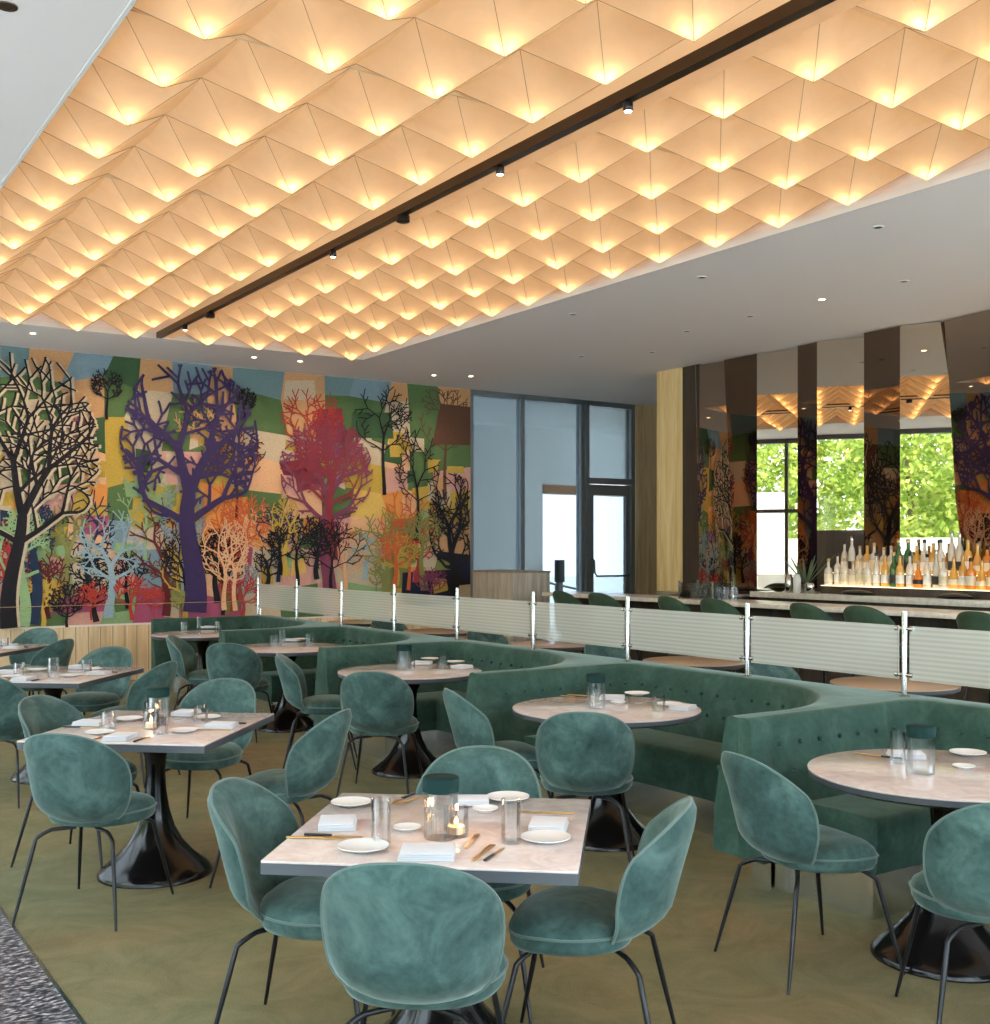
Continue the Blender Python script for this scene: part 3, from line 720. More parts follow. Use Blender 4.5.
for k, (x, y) in enumerate(BT[:4]):
    c_ = copy_tree(chair0, 'dark green velvet chair half hidden behind the screen, by the ' + ['nearest','second','third','fourth'][k] + ' bar-side table', (x-.15, y+.75, 0), R(180), None, 'chairs on the bar side of the screen')

# ------------------------------------------------------------------ booths
def booth_line(step=.035):
    """(inner point, outward normal, outer point) along the U of a booth, for upper back at y = 0"""
    P_, X0, XR, r = [], 3.92, 5.15, .95
    lo = -(KP-.15); up, dn = .07, -(KP-.07); ox = 5.36
    def push(ix, iy, nx, ny, ex, ey): P_.append(((ix, iy), (nx, ny), (ex, ey)))
    n = int((XR-.12-X0)/step)
    for i in range(n+1):
        x = X0 + (XR-.12-X0)*i/n; push(x, 0, 0, 1, X0 + (ox-X0)*(i/n)*.985, up)
    for i in range(1, 6):
        a = PI/2*(1-i/6); push(XR-.12+.12*math.cos(a), -.12+.12*math.sin(a), math.cos(a), math.sin(a), ox, up-.03*i)
    cy = -1.2; L = -.12-cy; n = int(L/step)
    for i in range(n+1):
        y = -.12 - L*i/n; push(XR, y, 1, 0, ox, (up-.15) + (cy-up+.15)*i/n)
    n = int(r*PI/2/step)
    for i in range(1, n+1):
        a = -PI/2*i/n; t = i/n
        if t < .5: e = (ox, cy + (dn-cy)*(t/.5))
        else: e = (ox + (4.20-ox)*((t-.5)/.5), dn)
        push(4.20+r*math.cos(a), cy+r*math.sin(a), math.cos(a), math.sin(a), *e)
    n = 8
    for i in range(1, n+1): push(4.20 + (X0-4.20)*i/n, lo, 0, -1, 4.20 + (X0-4.20)*i/n, dn)
    return P_
BL = booth_line()
def booth(y0, label):
    t = thing('booth', label, 'booth', (0, y0, 0), 0, 'velvet booths along the etched screen')
    TH = .86
    prof = [(-.085,.20),(-.08,.40),(-.062,.50),(-.048,.58),(-.036,.66),(-.022,.74),(-.008,.805),(.0,.835),(.010,.853),(.028,TH)]
    b = MB(); vs = []; K = len(prof)+3; s = 0; prev = None
    for (ip, nn, op) in BL:
        if prev: s += math.hypot(ip[0]-prev[0], ip[1]-prev[1])
        prev = ip
        rib = abs(math.sin(PI*s/.145))**.5
        for (o_, z) in prof:
            d = 0
            if .42 < z < .80: d = (.022*(1-rib))*math.sin(PI*(z-.40)/.42)
            # the free ends of the thin arms have no room for the whole lean
            vs.append((ip[0]+nn[0]*(o_+d), ip[1]+nn[1]*(o_+d), z))
        vs.append((ip[0]*.5+op[0]*.5, ip[1]*.5+op[1]*.5, TH+.002)); vs.append((op[0], op[1], TH-.004)); vs.append((op[0], op[1], .20))
    fs = []
    for i in range(len(BL)-1):
        for j in range(K-1): fs.append((i*K+j, (i+1)*K+j, (i+1)*K+j+1, i*K+j+1))
    fs.append([j for j in range(K)]); fs.append([(len(BL)-1)*K+j for j in range(K)][::-1])
    b.add(vs, fs, 0, True)
    bk = b.build('backrest', 'booth velvet', t)
    # buttons sewn into the back
    bb = MB(); s = 0; prev = None; last = -1
    for (ip, nn, op) in BL:
        if prev: s += math.hypot(ip[0]-prev[0], ip[1]-prev[1])
        prev = ip
        for r_, z in enumerate((.73, .60)):
            k_ = math.floor((s + (.0725 if r_ else 0))/.145)
            if (s + (.0725 if r_ else 0)) % .145 < .0349 and s > .1:
                o_ = -.022 if z > .7 else -.046
                c_ = Vector((ip[0]+nn[0]*(o_-.004), ip[1]+nn[1]*(o_-.004), z)); q = bmesh.new(); bmesh.ops.create_icosphere(q, subdivisions=1, radius=.014)
                bb.add([c_ + v_.co*Vector((1,1,1)).length/1.732 for v_ in q.verts], [[v_.index for v_ in f.verts] for f in q.faces], 0, True); q.free()
    bt = bb.build('button', 'velvet dark', bk); bt['kind'] = 'stuff'
    # seat
    st = []; nA, nB, nCc = 12, 16, 18
    for i in range(nA+1): q = i/nA; st.append(((4.2+.95*q, -.0), (4.2+.45*q, -.5)))
    for i in range(1, nB+1): q = i/nB; st.append(((5.15, -1.2*q), (4.65, -.5-.7*q)))
    for i in range(1, nCc+1): a = -PI/2*i/nCc; st.append(((4.2+.95*math.cos(a), -1.2+.95*math.sin(a)), (4.2+.45*math.cos(a), -1.2+.84*math.sin(a))))
    sp = [(.0,.20),(.0,.445),(.3,.455),(.7,.455),(.92,.452),(.975,.443),(1.0,.42),(1.0,.30),(.985,.215),(.97,.20)]
    b = MB(); vs = []; K = len(sp)
    for bp, fp in st:
        for q, z in sp: vs.append((bp[0]+(fp[0]-bp[0])*q, bp[1]+(fp[1]-bp[1])*q, z))
    fs = [(i*K+j, i*K+j+1, (i+1)*K+j+1, (i+1)*K+j) for i in range(len(st)-1) for j in range(K-1)]
    fs += [[(i+1)*K, (i+1)*K+K-1, i*K+K-1, i*K] for i in range(len(st)-1)]
    fs += [list(range(K))[::-1], [(len(st)-1)*K+j for j in range(K)]]
    b.add(vs, fs, 0, True); b.build('seat', 'booth velvet', t)
    # mirror-bright plinth
    pl = MB(); vs = []
    for bp, fp in st:
        for z in (.0, .20):
            q = .955; vs.append((bp[0]+(fp[0]-bp[0])*q+.0, bp[1]+(fp[1]-bp[1])*q, z))
        for z in (.20, .0): vs.append((bp[0], bp[1], z))
    fs = [(i*4+j, (i+1)*4+j, (i+1)*4+(j+1) % 4, i*4+(j+1) % 4) for i in range(len(st)-1) for j in range(4)]
    fs += [[0,1,2,3][::-1], [(len(st)-1)*4+j for j in range(4)]]
    pl.add(vs, fs); 
    pl.box((5.15, -KP+.08, 0), (5.34, .06, .20)); pl.box((4.16, 0.0, 0), (5.15, .06, .20))
    pl.box((4.16, -KP+.085, 0), (5.15, -KP+.14, .20))
    o = pl.build('plinth', 'polished steel', t)
    return t
bl = ['nearest green velvet booth with a buttoned back, cut by the photo edge', 'second green velvet booth, its tufted back curling round', 'third green velvet booth from the camera', 'fourth green velvet booth from the camera', 'farthest green velvet booth, before the tapestry']
b0 = booth(KY0, bl[0]); KID(b0); [KID(k) for k in KID(b0)]
for k in range(1, 5): copy_tree(b0, bl[k], (0, KY0+KP*k, 0))

# ------------------------------------------------------------------ the etched glass screen on its posts
PXs, PY0, PP = 5.235, 3.84, 1.145
def post(y, label):
    t = thing('screen_post', label, 'post', (PXs, y, .855), 0, 'chrome posts of the etched screen')
    b = MB(); b.lathe([(.028,0),(.028,.008),(.0145,.012),(.0145,.455),(.012,.465)], 18); b.build('pole', 'chrome', t)
    for z in (.12, .37):
        for s_ in (-1, 1):
            b = MB(); b.tube([(0, 0, z), (0, s_*.042, z)], .009, 10); b.tube([(0, s_*.036, z), (0, s_*.056, z)], .014, 10); b.build('clamp', 'chrome', t)
    return t
ordn = ['first','second','third','fourth','fifth','sixth','seventh','eighth','ninth','tenth','eleventh']
p0 = post(PY0, 'first chrome post of the etched screen from the camera, on the nearest booth'); KID(p0)
for k in range(1, 9): copy_tree(p0, ordn[k] + ' chrome post of the etched screen from the camera', (PXs, PY0+PP*k, .855))
copy_tree(p0, 'chrome post of the etched screen before the first, beyond the photo edge', (PXs, PY0-PP, .855))
g0 = None
for k in range(-1, 8):
    b = MB(); b.box((-.005, .035, -.145), (.005, PP-.035, .145)); 
    lb = ('etched glass pane with fine lines between the %s and %s chrome posts' % (ordn[k], ordn[k+1])) if k >= 0 else 'etched glass pane with fine lines, cut by the photo edge, before the first post'
    o = b.build('etched_screen', 'etched glass') if g0 is None else None
    if o is None: o = g0.copy(); C.objects.link(o)
    else: g0 = o
    o.location = (PXs, PY0+PP*k, 1.095); tag(o, lb, 'glass screen', 'etched glass panes of the screen')

# ------------------------------------------------------------------ bar
BX = 8.52
b = thing('bar_counter', 'long bar counter of dark wood with a pale stone top', 'bar counter', (0,0,0))
box_obj('worktop', (BX, 2.0, 1.065), (BX+.62, 11.65, 1.11), 'bar stone', b, .004)
mb = MB(); y = 2.0
while y < 11.5: mb.box((BX+.22, y+.004, .12), (BX+.26, min(y+.8, 11.5)-.004, 1.065)); y += .8
mb.box((BX+.24, 2.0, .0), (BX+.58, 11.5, 1.065)); mb.build('front_panel', 'dark wood', b)
mb = MB(); mb.tube([(BX+.08, 2.1, .22), (BX+.08, 11.4, .22)], .02); mb.build('foot_rail', 'chrome', b)
b = thing('back_counter', 'pale stone back counter under the bottle shelf', 'counter', (0,0,0))
box_obj('worktop', (9.86, 3.0, 1.10), (XB-.02, 9.35, 1.165), 'bar stone', b, .003)
box_obj('cabinet', (9.92, 3.0, 0), (XB-.02, 9.30, 1.10), 'dark wood', b)
b = thing('service_counter', 'lower steel service counter between the stone bar and the doorway mirror', 'counter', (0,0,0))
box_obj('worktop', (9.70, 9.45, 1.06), (XB-.02, 10.8, 1.13), 'polished steel', b, .003)
box_obj('cabinet', (9.75, 9.45, 0), (XB-.02, 10.8, 1.06), 'dark wood', b)
# bottle shelf, lit from beneath the bottles
yS0, yS1 = 3.2, on_x(826, 560, 10.15).y
b = thing('bottle_shelf', 'stepped dark shelf with a glowing edge under the bottles', 'shelf', (0,0,0))
box_obj('lower_step', (10.06, yS0, 1.165), (10.24, yS1, 1.25), 'dark wood', b)
box_obj('upper_step', (10.24, yS0, 1.165), (10.46, yS1, 1.39), 'dark wood', b)
box_obj('light_strip', (10.06, yS0, 1.25), (10.235, yS1, 1.256), 'shelf light', b); box_obj('light_strip', (10.245, yS0, 1.39), (10.455, yS1, 1.396), 'shelf light', b)
def make_bottle(kind, col, cap, lab, label):
    t = thing('bottle', label, 'bottle', (0,0,0), 0, 'bottles on the lit bar shelf')
    P0 = {0: [(.036,0),(.038,.01),(.038,.17),(.030,.20),(.014,.225),(.013,.285)],
          1: [(.043,0),(.045,.01),(.045,.13),(.040,.155),(.016,.175),(.014,.225)],
          2: [(.034,0),(.036,.01),(.036,.19),(.028,.225),(.014,.26),(.013,.315)],
          3: [(.046,0),(.050,.02),(.046,.08),(.030,.13),(.016,.165),(.014,.215)],
          4: [(.038,0),(.040,.008),(.040,.15),(.034,.185),(.018,.20),(.017,.25)]}[kind]
    b = MB(); b.lathe(P0, 14); b.build('glass_body', col, t)
    h = P0[-1][1]; b = MB(); b.lathe([(.017, h), (.017, h+.028), (.014, h+.032)], 10); b.build('cap', cap, t)
    r = max(q[0] for q in P0)+.0012; b = MB(); b.lathe([(r, .035), (r, .11 if kind != 3 else .075)], 14, cap=(False, False)); b.build('label', lab, t)
    return t
for n, c_, tr_w in (('clear spirit', (.80,.72,.62), .3), ('amber spirit', (.75,.28,.04), .3), ('golden spirit', (.85,.50,.12), .3), ('green bottle', (.05,.16,.05), .2), ('red spirit', (.32,.03,.02), .2), ('dark bottle', (.02,.012,.01), .0)):
    mat(n, c_, .08, 0, Transmission_Weight=tr_w, Coat_Weight=.4)
mat('label cream', (.75,.66,.48), .7); mat('label white', (.82,.80,.76), .7); mat('label black', (.03,.03,.03), .6); mat('label red', (.5,.06,.04), .6)
mat('cork', (.45,.28,.14), .8)
kinds = [('clear spirit','clear',0,'black metal','label white'),('clear spirit','clear round-shouldered',1,'cork','label cream'),('golden spirit','golden',4,'gold','label white'),('amber spirit','amber',1,'black metal','label cream'),
         ('green bottle','green',0,'gold','label black'),('red spirit','deep red',2,'black metal','label cream'),('dark bottle','dark',2,'gold','label white'),('amber spirit','squat amber',3,'cork','label black'),('clear spirit','tall clear',2,'chrome','label black'),('golden spirit','squat golden',3,'gold','label cream'),('dark bottle','black',4,'label red','label red'),('red spirit','ruby',4,'gold','label white')]
protos = {}
rb = random.Random(9); cnt = {}
def place_bottle(ki, x, y, z, row, n):
    col, adj, shp, cap, lab = kinds[ki]
    label = '%s liquor bottle with %s, number %s from the doorway end of the %s shelf step' % (adj, lab.split()[1] + ' label', n, row)
    words_ = ['first','second','third','fourth','fifth','sixth','seventh','eighth','ninth','tenth','eleventh','twelfth','thirteenth','fourteenth','fifteenth','sixteenth','seventeenth','eighteenth','nineteenth','twentieth','twenty-first','twenty-second','twenty-third','twenty-fourth','twenty-fifth','twenty-sixth','twenty-seventh','twenty-eighth','twenty-ninth','thirtieth','thirty-first','thirty-second','thirty-third','thirty-fourth','thirty-fifth','thirty-sixth','thirty-seventh','thirty-eighth','thirty-ninth','fortieth']
    label = '%s bottle, %s from the doorway mirror on the %s step' % (adj, words_[n], row)
    if ki not in protos:
        o = make_bottle(shp, col, cap, lab, label); KID(o); protos[ki] = o; o.location = (x, y, z)
    else: o = copy_tree(protos[ki], label, (x, y, z), rb.uniform(0, 6))
    s_ = rb.uniform(1.0, 1.12); s_ = (s_, s_, s_*rb.uniform(1.05,1.2)); o.scale = s_
for row, x, z, y, n in (('upper', 10.35, 1.396, yS1-.09, 0), ('lower', 10.15, 1.256, yS1-.05, 0)):
    i = 0
    while y > 5.9 and i < 30:
        f = i/29
        if f < .22: pool = [0,1,8,0,1,2]
        elif f < .30: pool = [4,4,2]
        elif f < .5: pool = [0,2,9,1,8,7]
        elif f < .72: pool = [3,7,2,9,3,2]
        else: pool = [5,6,10,11,3,6,5,1]
        place_bottle(rb.choice(pool), x + rb.uniform(-.02,.02), y, z, row, i); y -= rb.uniform(.100, .108); i += 1

# bar stools
def make_stool(label):
    t = thing('bar_stool', label, 'bar stool', (0,0,0), 0, 'green velvet stools along the bar')
    back, pip, seat, sp = shell_parts(.31)
    b_ = back.build('backrest', 'stool velvet', t); pip.build('piping', 'stool velvet', b_)
    s_ = seat.build('seat', 'stool velvet', t); sp.build('piping', 'stool velvet', s_)
    for sx in (-1, 1):
        for sy in (-1, 1):
            b = MB(); b.tube([(sx*.10, sy*.10, .715), (sx*.15, sy*.14, .68), (sx*.20, sy*.20, .30), (sx*.235, sy*.235, .004)], [.012,.012,.011,.009], 10); b.build('leg', 'black metal', t)
    b = MB(); b.tube([(.2,.2,.30),(-.2,.2,.30),(-.2,-.2,.30),(.2,-.2,.30)], .008, 8, closed=True); b.build('footrest', 'black metal', t)
    return t
sw = ['farthest from the camera','second from the far end of the bar','third from the far end of the bar','fourth from the far end of the bar','third from the camera along the bar','second from the camera along the bar','nearest the camera, cut by the photo edge']
s0 = None
for k, y in enumerate((10.62, 9.95, 8.76, 8.14, 6.96, 6.36, 5.24)):
    lb = 'green velvet bar stool with a rounded back, ' + sw[k]
    if s0 is None: s0 = make_stool(lb); KID(s0); [KID(q) for q in KID(s0)]; o = s0; o.location = (8.33, y, 0); o.rotation_euler.z = -PI/2
    else: copy_tree(s0, lb, (8.33, y, 0), -PI/2 + R([0,6,-5,4,-3,5,0][k]))

# ================================================================== things on the tables
def put(o, x, y, z, rz, label, group):
    o.location = (x, y, z); o.rotation_euler.z = rz; o['label'] = label
    if group: o['group'] = group
    return o
PR = {}
def proto(kind):
    """one of each tableware kind, made the first time it is asked for"""
    if kind in PR: return PR[kind], False
    if kind in ('dinner_plate', 'small_plate'):
        r = .077 if kind == 'dinner_plate' else .045
        b = MB(); b.lathe([(r*.55,0),(r*.6,.004),(r,.013),(r,.016),(r*.93,.014),(r*.62,.007),(.001,.006)], 36); o = b.build('plate' if kind == 'dinner_plate' else 'small_dish', 'white ceramic'); tag(o, 'x', 'plate')
    elif kind == 'napkin':
        b = MB()
        for k in range(4):
            b.box((-.075+.002*k, -.06, .0005+k*.0055), (.075-.003*(k % 2), .06-.002*k, .005+k*.0055), 0, .002)
        o = b.build('napkin', 'napkin'); tag(o, 'x', 'napkin')
    elif kind == 'knife':
        o = thing('knife', 'x', 'knife'); b = MB(); b.box((-.006,-.10,.001),(.006,-.01,.009),0,.002); h = b.build('handle', 'black handle', o); h['label'] = 'black handle'
        b = MB(); b.box((-.007,-.01,.002),(.006,.09,.005),0,.0015); b.build('blade', 'gold', o)
    elif kind == 'fork':
        o = thing('fork', 'x', 'fork'); b = MB(); b.box((-.005,-.10,.001),(.005,.02,.007),0,.002); b.build('handle', 'gold', o)
        b = MB(); b.box((-.010,.02,.002),(.010,.05,.006),0,.002)
        for q in (-.008,-.0027,.0027,.008): b.box((q-.0014,.05,.003),(q+.0014,.085,.0055))
        b.build('tines', 'gold', o)
    elif kind == 'pale_knife':
        o = thing('bamboo_knife', 'x', 'knife'); b = MB(); b.box((-.006,-.09,.001),(.006,.0,.008),0,.002); b.build('handle', 'bamboo', o)
        b = MB(); b.box((-.008,.0,.002),(.006,.085,.005),0,.0015); b.build('blade', 'gold', o)
    elif kind == 'tumbler':
        b = MB(); b.lathe([(.030,0),(.031,.135),(.0285,.135),(.0275,.008),(.001,.008)], 40, flute=.018, nfl=20, cap=(True, False)); o = b.build('tumbler', 'drinking glass'); tag(o, 'x', 'glass')
    elif kind == 'low_tumbler':
        b = MB(); b.lathe([(.036,0),(.037,.09),(.0345,.09),(.0335,.008),(.001,.008)], 36, cap=(True, False)); o = b.build('tumbler', 'drinking glass'); tag(o, 'x', 'glass')
    elif kind == 'lantern':
        o = thing('table_lantern', 'x', 'lantern')
        b = MB(); b.lathe([(.050,0),(.052,.006),(.052,.145),(.048,.145),(.048,.008),(.001,.008)], 72, flute=.022, nfl=24, cap=(True, False)); b.build('glass_jar', 'drinking glass', o)
        b = MB(); b.lathe([(.054,.145),(.057,.147),(.057,.188),(.053,.192),(.001,.192)], 40, cap=(True, False)); b.build('lid', 'green cap', o)
    elif kind == 'votive':
        o = thing('candle_glass', 'x', 'candle')
        b = MB(); b.lathe([(.040,0),(.043,.01),(.043,.10),(.040,.10),(.039,.010),(.001,.010)], 36, cap=(True, False)); b.build('glass', 'drinking glass', o)
        b = MB(); b.lathe([(.030,.010),(.030,.035),(.001,.036)], 24, cap=(True, False)); b.build('wax', 'wax', o)
        b = MB(); b.lathe([(.001,.040),(.005,.044),(.006,.050),(.003,.060),(.001,.066)], 12); f = b.build('flame', 'flame', o)
    PR[kind] = o; KID(o); return o, True
def set_at(kind, x, y, rz, label, group, z=TZ, s=1):
    p, new = proto(kind)
    o = put(p, x, y, z+.0006, rz, label, group) if new else copy_tree(p, label, (x, y, z+.0006), rz, None, group)
    if s != 1: o.scale = (s, s, s)
    return o
def on_tab(kind, px, py, yaw, label, group, s=1):
    p = at(px, py, TZ); return set_at(kind, p.x, p.y, cam_rz(yaw)-PI/2, label, group, s=s)
F = 'on the foremost square table'
GP, GN, GC, GG = 'plates on the foremost table', 'napkins on the foremost table', 'cutlery on the foremost table', 'glasses on the foremost table'
on_tab('dinner_plate', 363, 850, 0, 'white plate by the near window-side corner ' + F, GP)
on_tab('dinner_plate', 546, 841, 0, 'white plate under the edge of the bar-side napkin ' + F, GP)
on_tab('dinner_plate', 351, 805, 0, 'white plate at the far corner nearer the windows, ' + F, GP, .92)
on_tab('dinner_plate', 508, 800, 0, 'white plate behind the tall tumbler, far edge, ' + F, GP)
on_tab('small_plate', 407, 831, 0, 'small white dish beside the candle, ' + F, GP)
on_tab('small_plate', 485, 812, 0, 'small white dish behind the candle, ' + F, GP)
on_tab('napkin', 338, 826, R(5), 'folded white napkin facing the window-side chair, ' + F, GN)
on_tab('napkin', 427, 856, R(90), 'folded white napkin facing the camera-side chair, ' + F, GN, 1.1)
on_tab('napkin', 549, 828, R(-8), 'folded white napkin touching a plate ' + F, GN)
on_tab('napkin', 470, 803, R(90), 'folded white napkin behind the lantern, ' + F, GN, .9)
on_tab('fork', 318, 839, R(-3), 'gold fork lying along the window-side napkin, ' + F, GC)
on_tab('knife', 335, 837, R(-9), 'gold bladed knife beside the window-side napkin, ' + F, GC)
on_tab('pale_knife', 472, 842, R(78), 'pale bamboo handled knife beside the camera-side napkin, ' + F, GC)
on_tab('fork', 484, 853, R(72), 'gold fork between two knives at the camera side, ' + F, GC)
on_tab('knife', 495, 855, R(68), 'black handled knife at the camera side, ' + F, GC, .8)
on_tab('knife', 401, 800, R(245), 'black handled knife at the far side near the lantern, ' + F, GC)
on_tab('fork', 411, 801, R(240), 'gold fork at the far side near the lantern, ' + F, GC)
on_tab('fork', 545, 814, R(175), 'gold fork beyond the bar-side napkin, ' + F, GC)
on_tab('tumbler', 381, 843, 0, 'tall clear tumbler in front of the window-side napkin, ' + F, GG)
on_tab('tumbler', 511, 843, 0, 'tall clear tumbler on the bar side of the candle, ' + F, GG)
on_tab('lantern', 441, 838, 0, 'fluted glass lantern with dark green lid, ' + F, 'lanterns on the tables')
v = on_tab('votive', 456, 836, 0, 'burning candle in a clear glass beside the lantern, ' + F, 'candles on the tables', .92)
def candle_light(x, y, W=.5):
    l = bpy.data.lights.new('candle_glow', 'POINT'); l.energy = W; l.color = (1,.50,.18); l.shadow_soft_size = .012
    o = bpy.data.objects.new('candle_glow', l); C.objects.link(o); o.location = (x, y, TZ+.09); tag(o, 'warm glow of a burning candle on a table', 'lamp', 'candle glows')
candle_light(v.location.x, v.location.y, .8)
def lay(c_, yaw, half, tname, lantern=True, candle=True, seats=((0,-1,'camera'),(0,1,'tapestry'),(-1,0,'window'),(1,0,'bar')), rnd=1, lowt=True):
    """place settings round a table whose centre is c_ (camera frame), local axes turned by yaw"""
    rg = random.Random(rnd)
    tx = (math.cos(yaw), math.sin(yaw)); ty = (-tx[1], tx[0])
    def W_l(a, b_): return room(c_[0]+tx[0]*a+ty[0]*b_, c_[1]+tx[1]*a+ty[1]*b_)
    for (sx, sy, nm) in seats:
        inw = (-sx, -sy); side = (-sy, sx)
        h = half if sx == 0 else min(half, .46)
        def q(f, s_): return W_l(sx*(h-f) + side[0]*s_, sy*(h-f) + side[1]*s_)
        rz = cam_rz(yaw) + math.atan2(inw[1], inw[0]) - PI/2
        set_at('napkin', *q(.11, .0), rz + PI/2, 'folded white napkin at the %s side of the %s' % (nm, tname), 'napkins on the ' + tname)
        set_at('fork', *q(.12, -.11), rz, 'gold fork at the %s side of the %s' % (nm, tname), 'forks on the ' + tname)
        set_at('knife', *q(.12, .11), rz, 'black handled knife at the %s side of the %s' % (nm, tname), 'knives on the ' + tname)
        set_at('dinner_plate', *q(.24, -.17), 0, 'white plate at the %s side of the %s' % (nm, tname), 'plates on the ' + tname, s=.9)
        set_at('low_tumbler', *q(.27, .13), 0, 'clear water glass at the %s side of the %s' % (nm, tname), 'glasses on the ' + tname)
    if lantern: p = W_l(.0, .03); set_at('lantern', *p, 0, 'fluted glass lantern with dark green lid on the ' + tname, 'lanterns on the tables')
    if candle:
        p = W_l(.02, -.10); set_at('votive', *p, 0, 'burning candle in a clear glass on the ' + tname, 'candles on the tables'); candle_light(*p)
lay(T2c, TA, .51, 'second square table', rnd=2)
lay(T3c, TA, .51, 'third square table', lantern=False, candle=False, rnd=3)
lay(T4c, TA, .51, 'farthest square table', lantern=False, candle=False, rnd=4)
def camf(x, y): return (CS*x - SN*y, SN*x + CS*y)
# round tables: glasses, plates and napkins as the photo shows them
def rset(items, tname):
    for n, (kind, px, py, yaw, lab) in enumerate(items): on_tab(kind, px, py, yaw, lab + ' the ' + tname, ('napkins' if kind == 'napkin' else 'glasses' if 'tumbler' in kind else 'lanterns' if kind == 'lantern' else 'plates' if 'plate' in kind else 'cutlery') + ' on the ' + tname)
t_ = 'nearest round table'
rset([('lantern', 921, 773, 0, 'fluted glass lantern with dark green lid on'), ('napkin', 906, 757, R(80), 'folded white napkin behind the lantern on'), ('dinner_plate', 968, 755, 0, 'white plate near the booth back on'),
      ('small_plate', 964, 769, 0, 'small white dish beside the lantern on'), ('knife', 879, 757, R(140), 'black handled knife lying at the window side of'), ('fork', 872, 756, R(140), 'gold fork lying at the window side of'), ('tumbler', 898, 763, 0, 'thin clear tumbler beside the lantern on')], t_)
t_ = 'second round table'
rset([('lantern', 596, 708, 0, 'fluted glass lantern with dark green lid on'), ('napkin', 612, 699, R(80), 'folded white napkin behind the lantern on'), ('dinner_plate', 637, 695, 0, 'white plate at the far side of'), ('small_plate', 618, 704, 0, 'small white dish beside the lantern on'),
      ('low_tumbler', 659, 711, 0, 'clear water glass at the bar side of'), ('napkin', 683, 709, R(-30), 'folded white napkin at the bar-side edge of'), ('fork', 580, 696, R(150), 'gold fork at the window side of'), ('knife', 574, 697, R(150), 'black handled knife at the window side of'), ('dinner_plate', 670, 706, 0, 'white plate half hidden by the water glass on')], t_)
t_ = 'third round table'
rset([('lantern', 404, 670, 0, 'fluted glass lantern with dark green lid on'), ('low_tumbler', 399, 671, 0, 'clear water glass before the lantern on') if False else ('tumbler', 411, 669, 0, 'clear tumbler behind the lantern on'), ('napkin', 422, 664, R(80), 'folded white napkin on'), ('low_tumbler', 443, 668, 0, 'clear water glass at the bar side of'), ('dinner_plate', 455, 663, 0, 'white plate at the bar side of'), ('napkin', 462, 668, R(-30), 'folded white napkin at the edge nearest the bar on'), ('dinner_plate', 430, 660, 0, 'white plate at the far edge of')], t_)
t_ = 'fourth round table'
rset([('low_tumbler', 274, 645, 0, 'clear water glass at the window side of'), ('tumbler', 282, 644, 0, 'clear tumbler at the middle of'), ('low_tumbler', 309, 643, 0, 'clear water glass at the bar side of'), ('napkin', 292, 641, R(80), 'folded white napkin on'), ('dinner_plate', 300, 640, 0, 'white plate on')], t_)
t_ = 'farthest round table'
rset([('low_tumbler', 184, 630, 0, 'clear water glass at the window side of'), ('tumbler', 199, 628, 0, 'clear tumbler at the middle of'), ('low_tumbler', 218, 629, 0, 'clear water glass at the bar side of'), ('napkin', 209, 628, R(80), 'folded white napkin on')], t_)

# ================================================================== on and behind the bar
def bz(px, x, z): p = on_x(px, 500, x); return (x, p.y, z)
h = thing('herb_rack', 'dark glass rack of herbs standing on the bar counter by the pier', 'rack', bz(705, BX+.3, 1.11), 0)
b = MB(); b.box((-.14,-.26,.0),(.14,.26,.012)); [b.box((sx*.14-.008, sy*.26-.008, 0), (sx*.14+.008, sy*.26+.008, .20)) for sx in (-1,1) for sy in (-1,1)]; b.build('frame', 'chrome', h)
b = MB(); b.box((-.135,-.255,.014),(.135,.255,.18)); b.build('glass_case', 'smoked glass', h)
mat('herb leaf', (.12,.22,.06), .7)
b = MB(); rg = random.Random(3)
for k in range(140):
    c_ = Vector((rg.uniform(-.1,.1), rg.uniform(-.22,.1), rg.uniform(.02,.19))); d = Vector((rg.uniform(-1,1), rg.uniform(-1,1), rg.uniform(0,1.2))).normalized()*.03; s_ = d.cross(Vector((0,0,1)))*.25
    b.add([c_-d, c_+s_, c_+d, c_-s_], [(0,1,2,3)])
l_ = b.build('leaves', 'herb leaf', h); l_['kind'] = 'stuff'
for k, px in enumerate((718, 726, 734)):
    p = bz(px, BX+.25+.05*(k % 2), 1.11); b = MB(); b.lathe([(.045,0),(.046,.14),(.043,.14),(.042,.01),(.001,.01)], 24, c=(0,0,0), cap=(True, False)); o = b.build('glass_jar', 'drinking glass'); o.location = p
    tag(o, ['clear glass jar on the bar, touching the herb rack','clear glass jar on the bar, middle of the three','clear glass jar on the bar, nearest the camera of the three'][k], 'jar', 'glass jars on the bar')
    for q in range(3):
        pass
for k, (px, col, lb) in enumerate(((789, 'chrome', 'steel shaker on the back counter below the doorway mirror'), (797, 'white ceramic', 'white pitcher on the back counter beside the steel shaker'))):
    b = MB(); b.lathe([(.035,0),(.045,.02),(.045,.16),(.032,.19),(.028,.21)], 20); o = b.build('shaker' if k == 0 else 'pitcher', col); o.location = bz(px, 9.95, 1.165) ; 
    tag(o, lb, 'shaker' if k == 0 else 'pitcher')
b = MB(); b.lathe([(.03,0),(.05,.02),(.05,.10),(.04,.12)], 20); o = b.build('ice_bucket', 'chrome'); o.location = bz(810, 9.95, 1.165); tag(o, 'steel ice bucket at the end of the back counter', 'bucket')
b = MB(); b.lathe([(.03,.0),(.05,.004),(.13,.045),(.135,.05),(.12,.047),(.04,.01),(.001,.01)], 28); o = b.build('serving_bowl', 'bronze'); o.location = bz(779, 10.1, 1.165); tag(o, 'wide dark bowl on the back counter below the doorway mirror', 'bowl')
mat('agave leaf', (.10,.15,.07), .6)
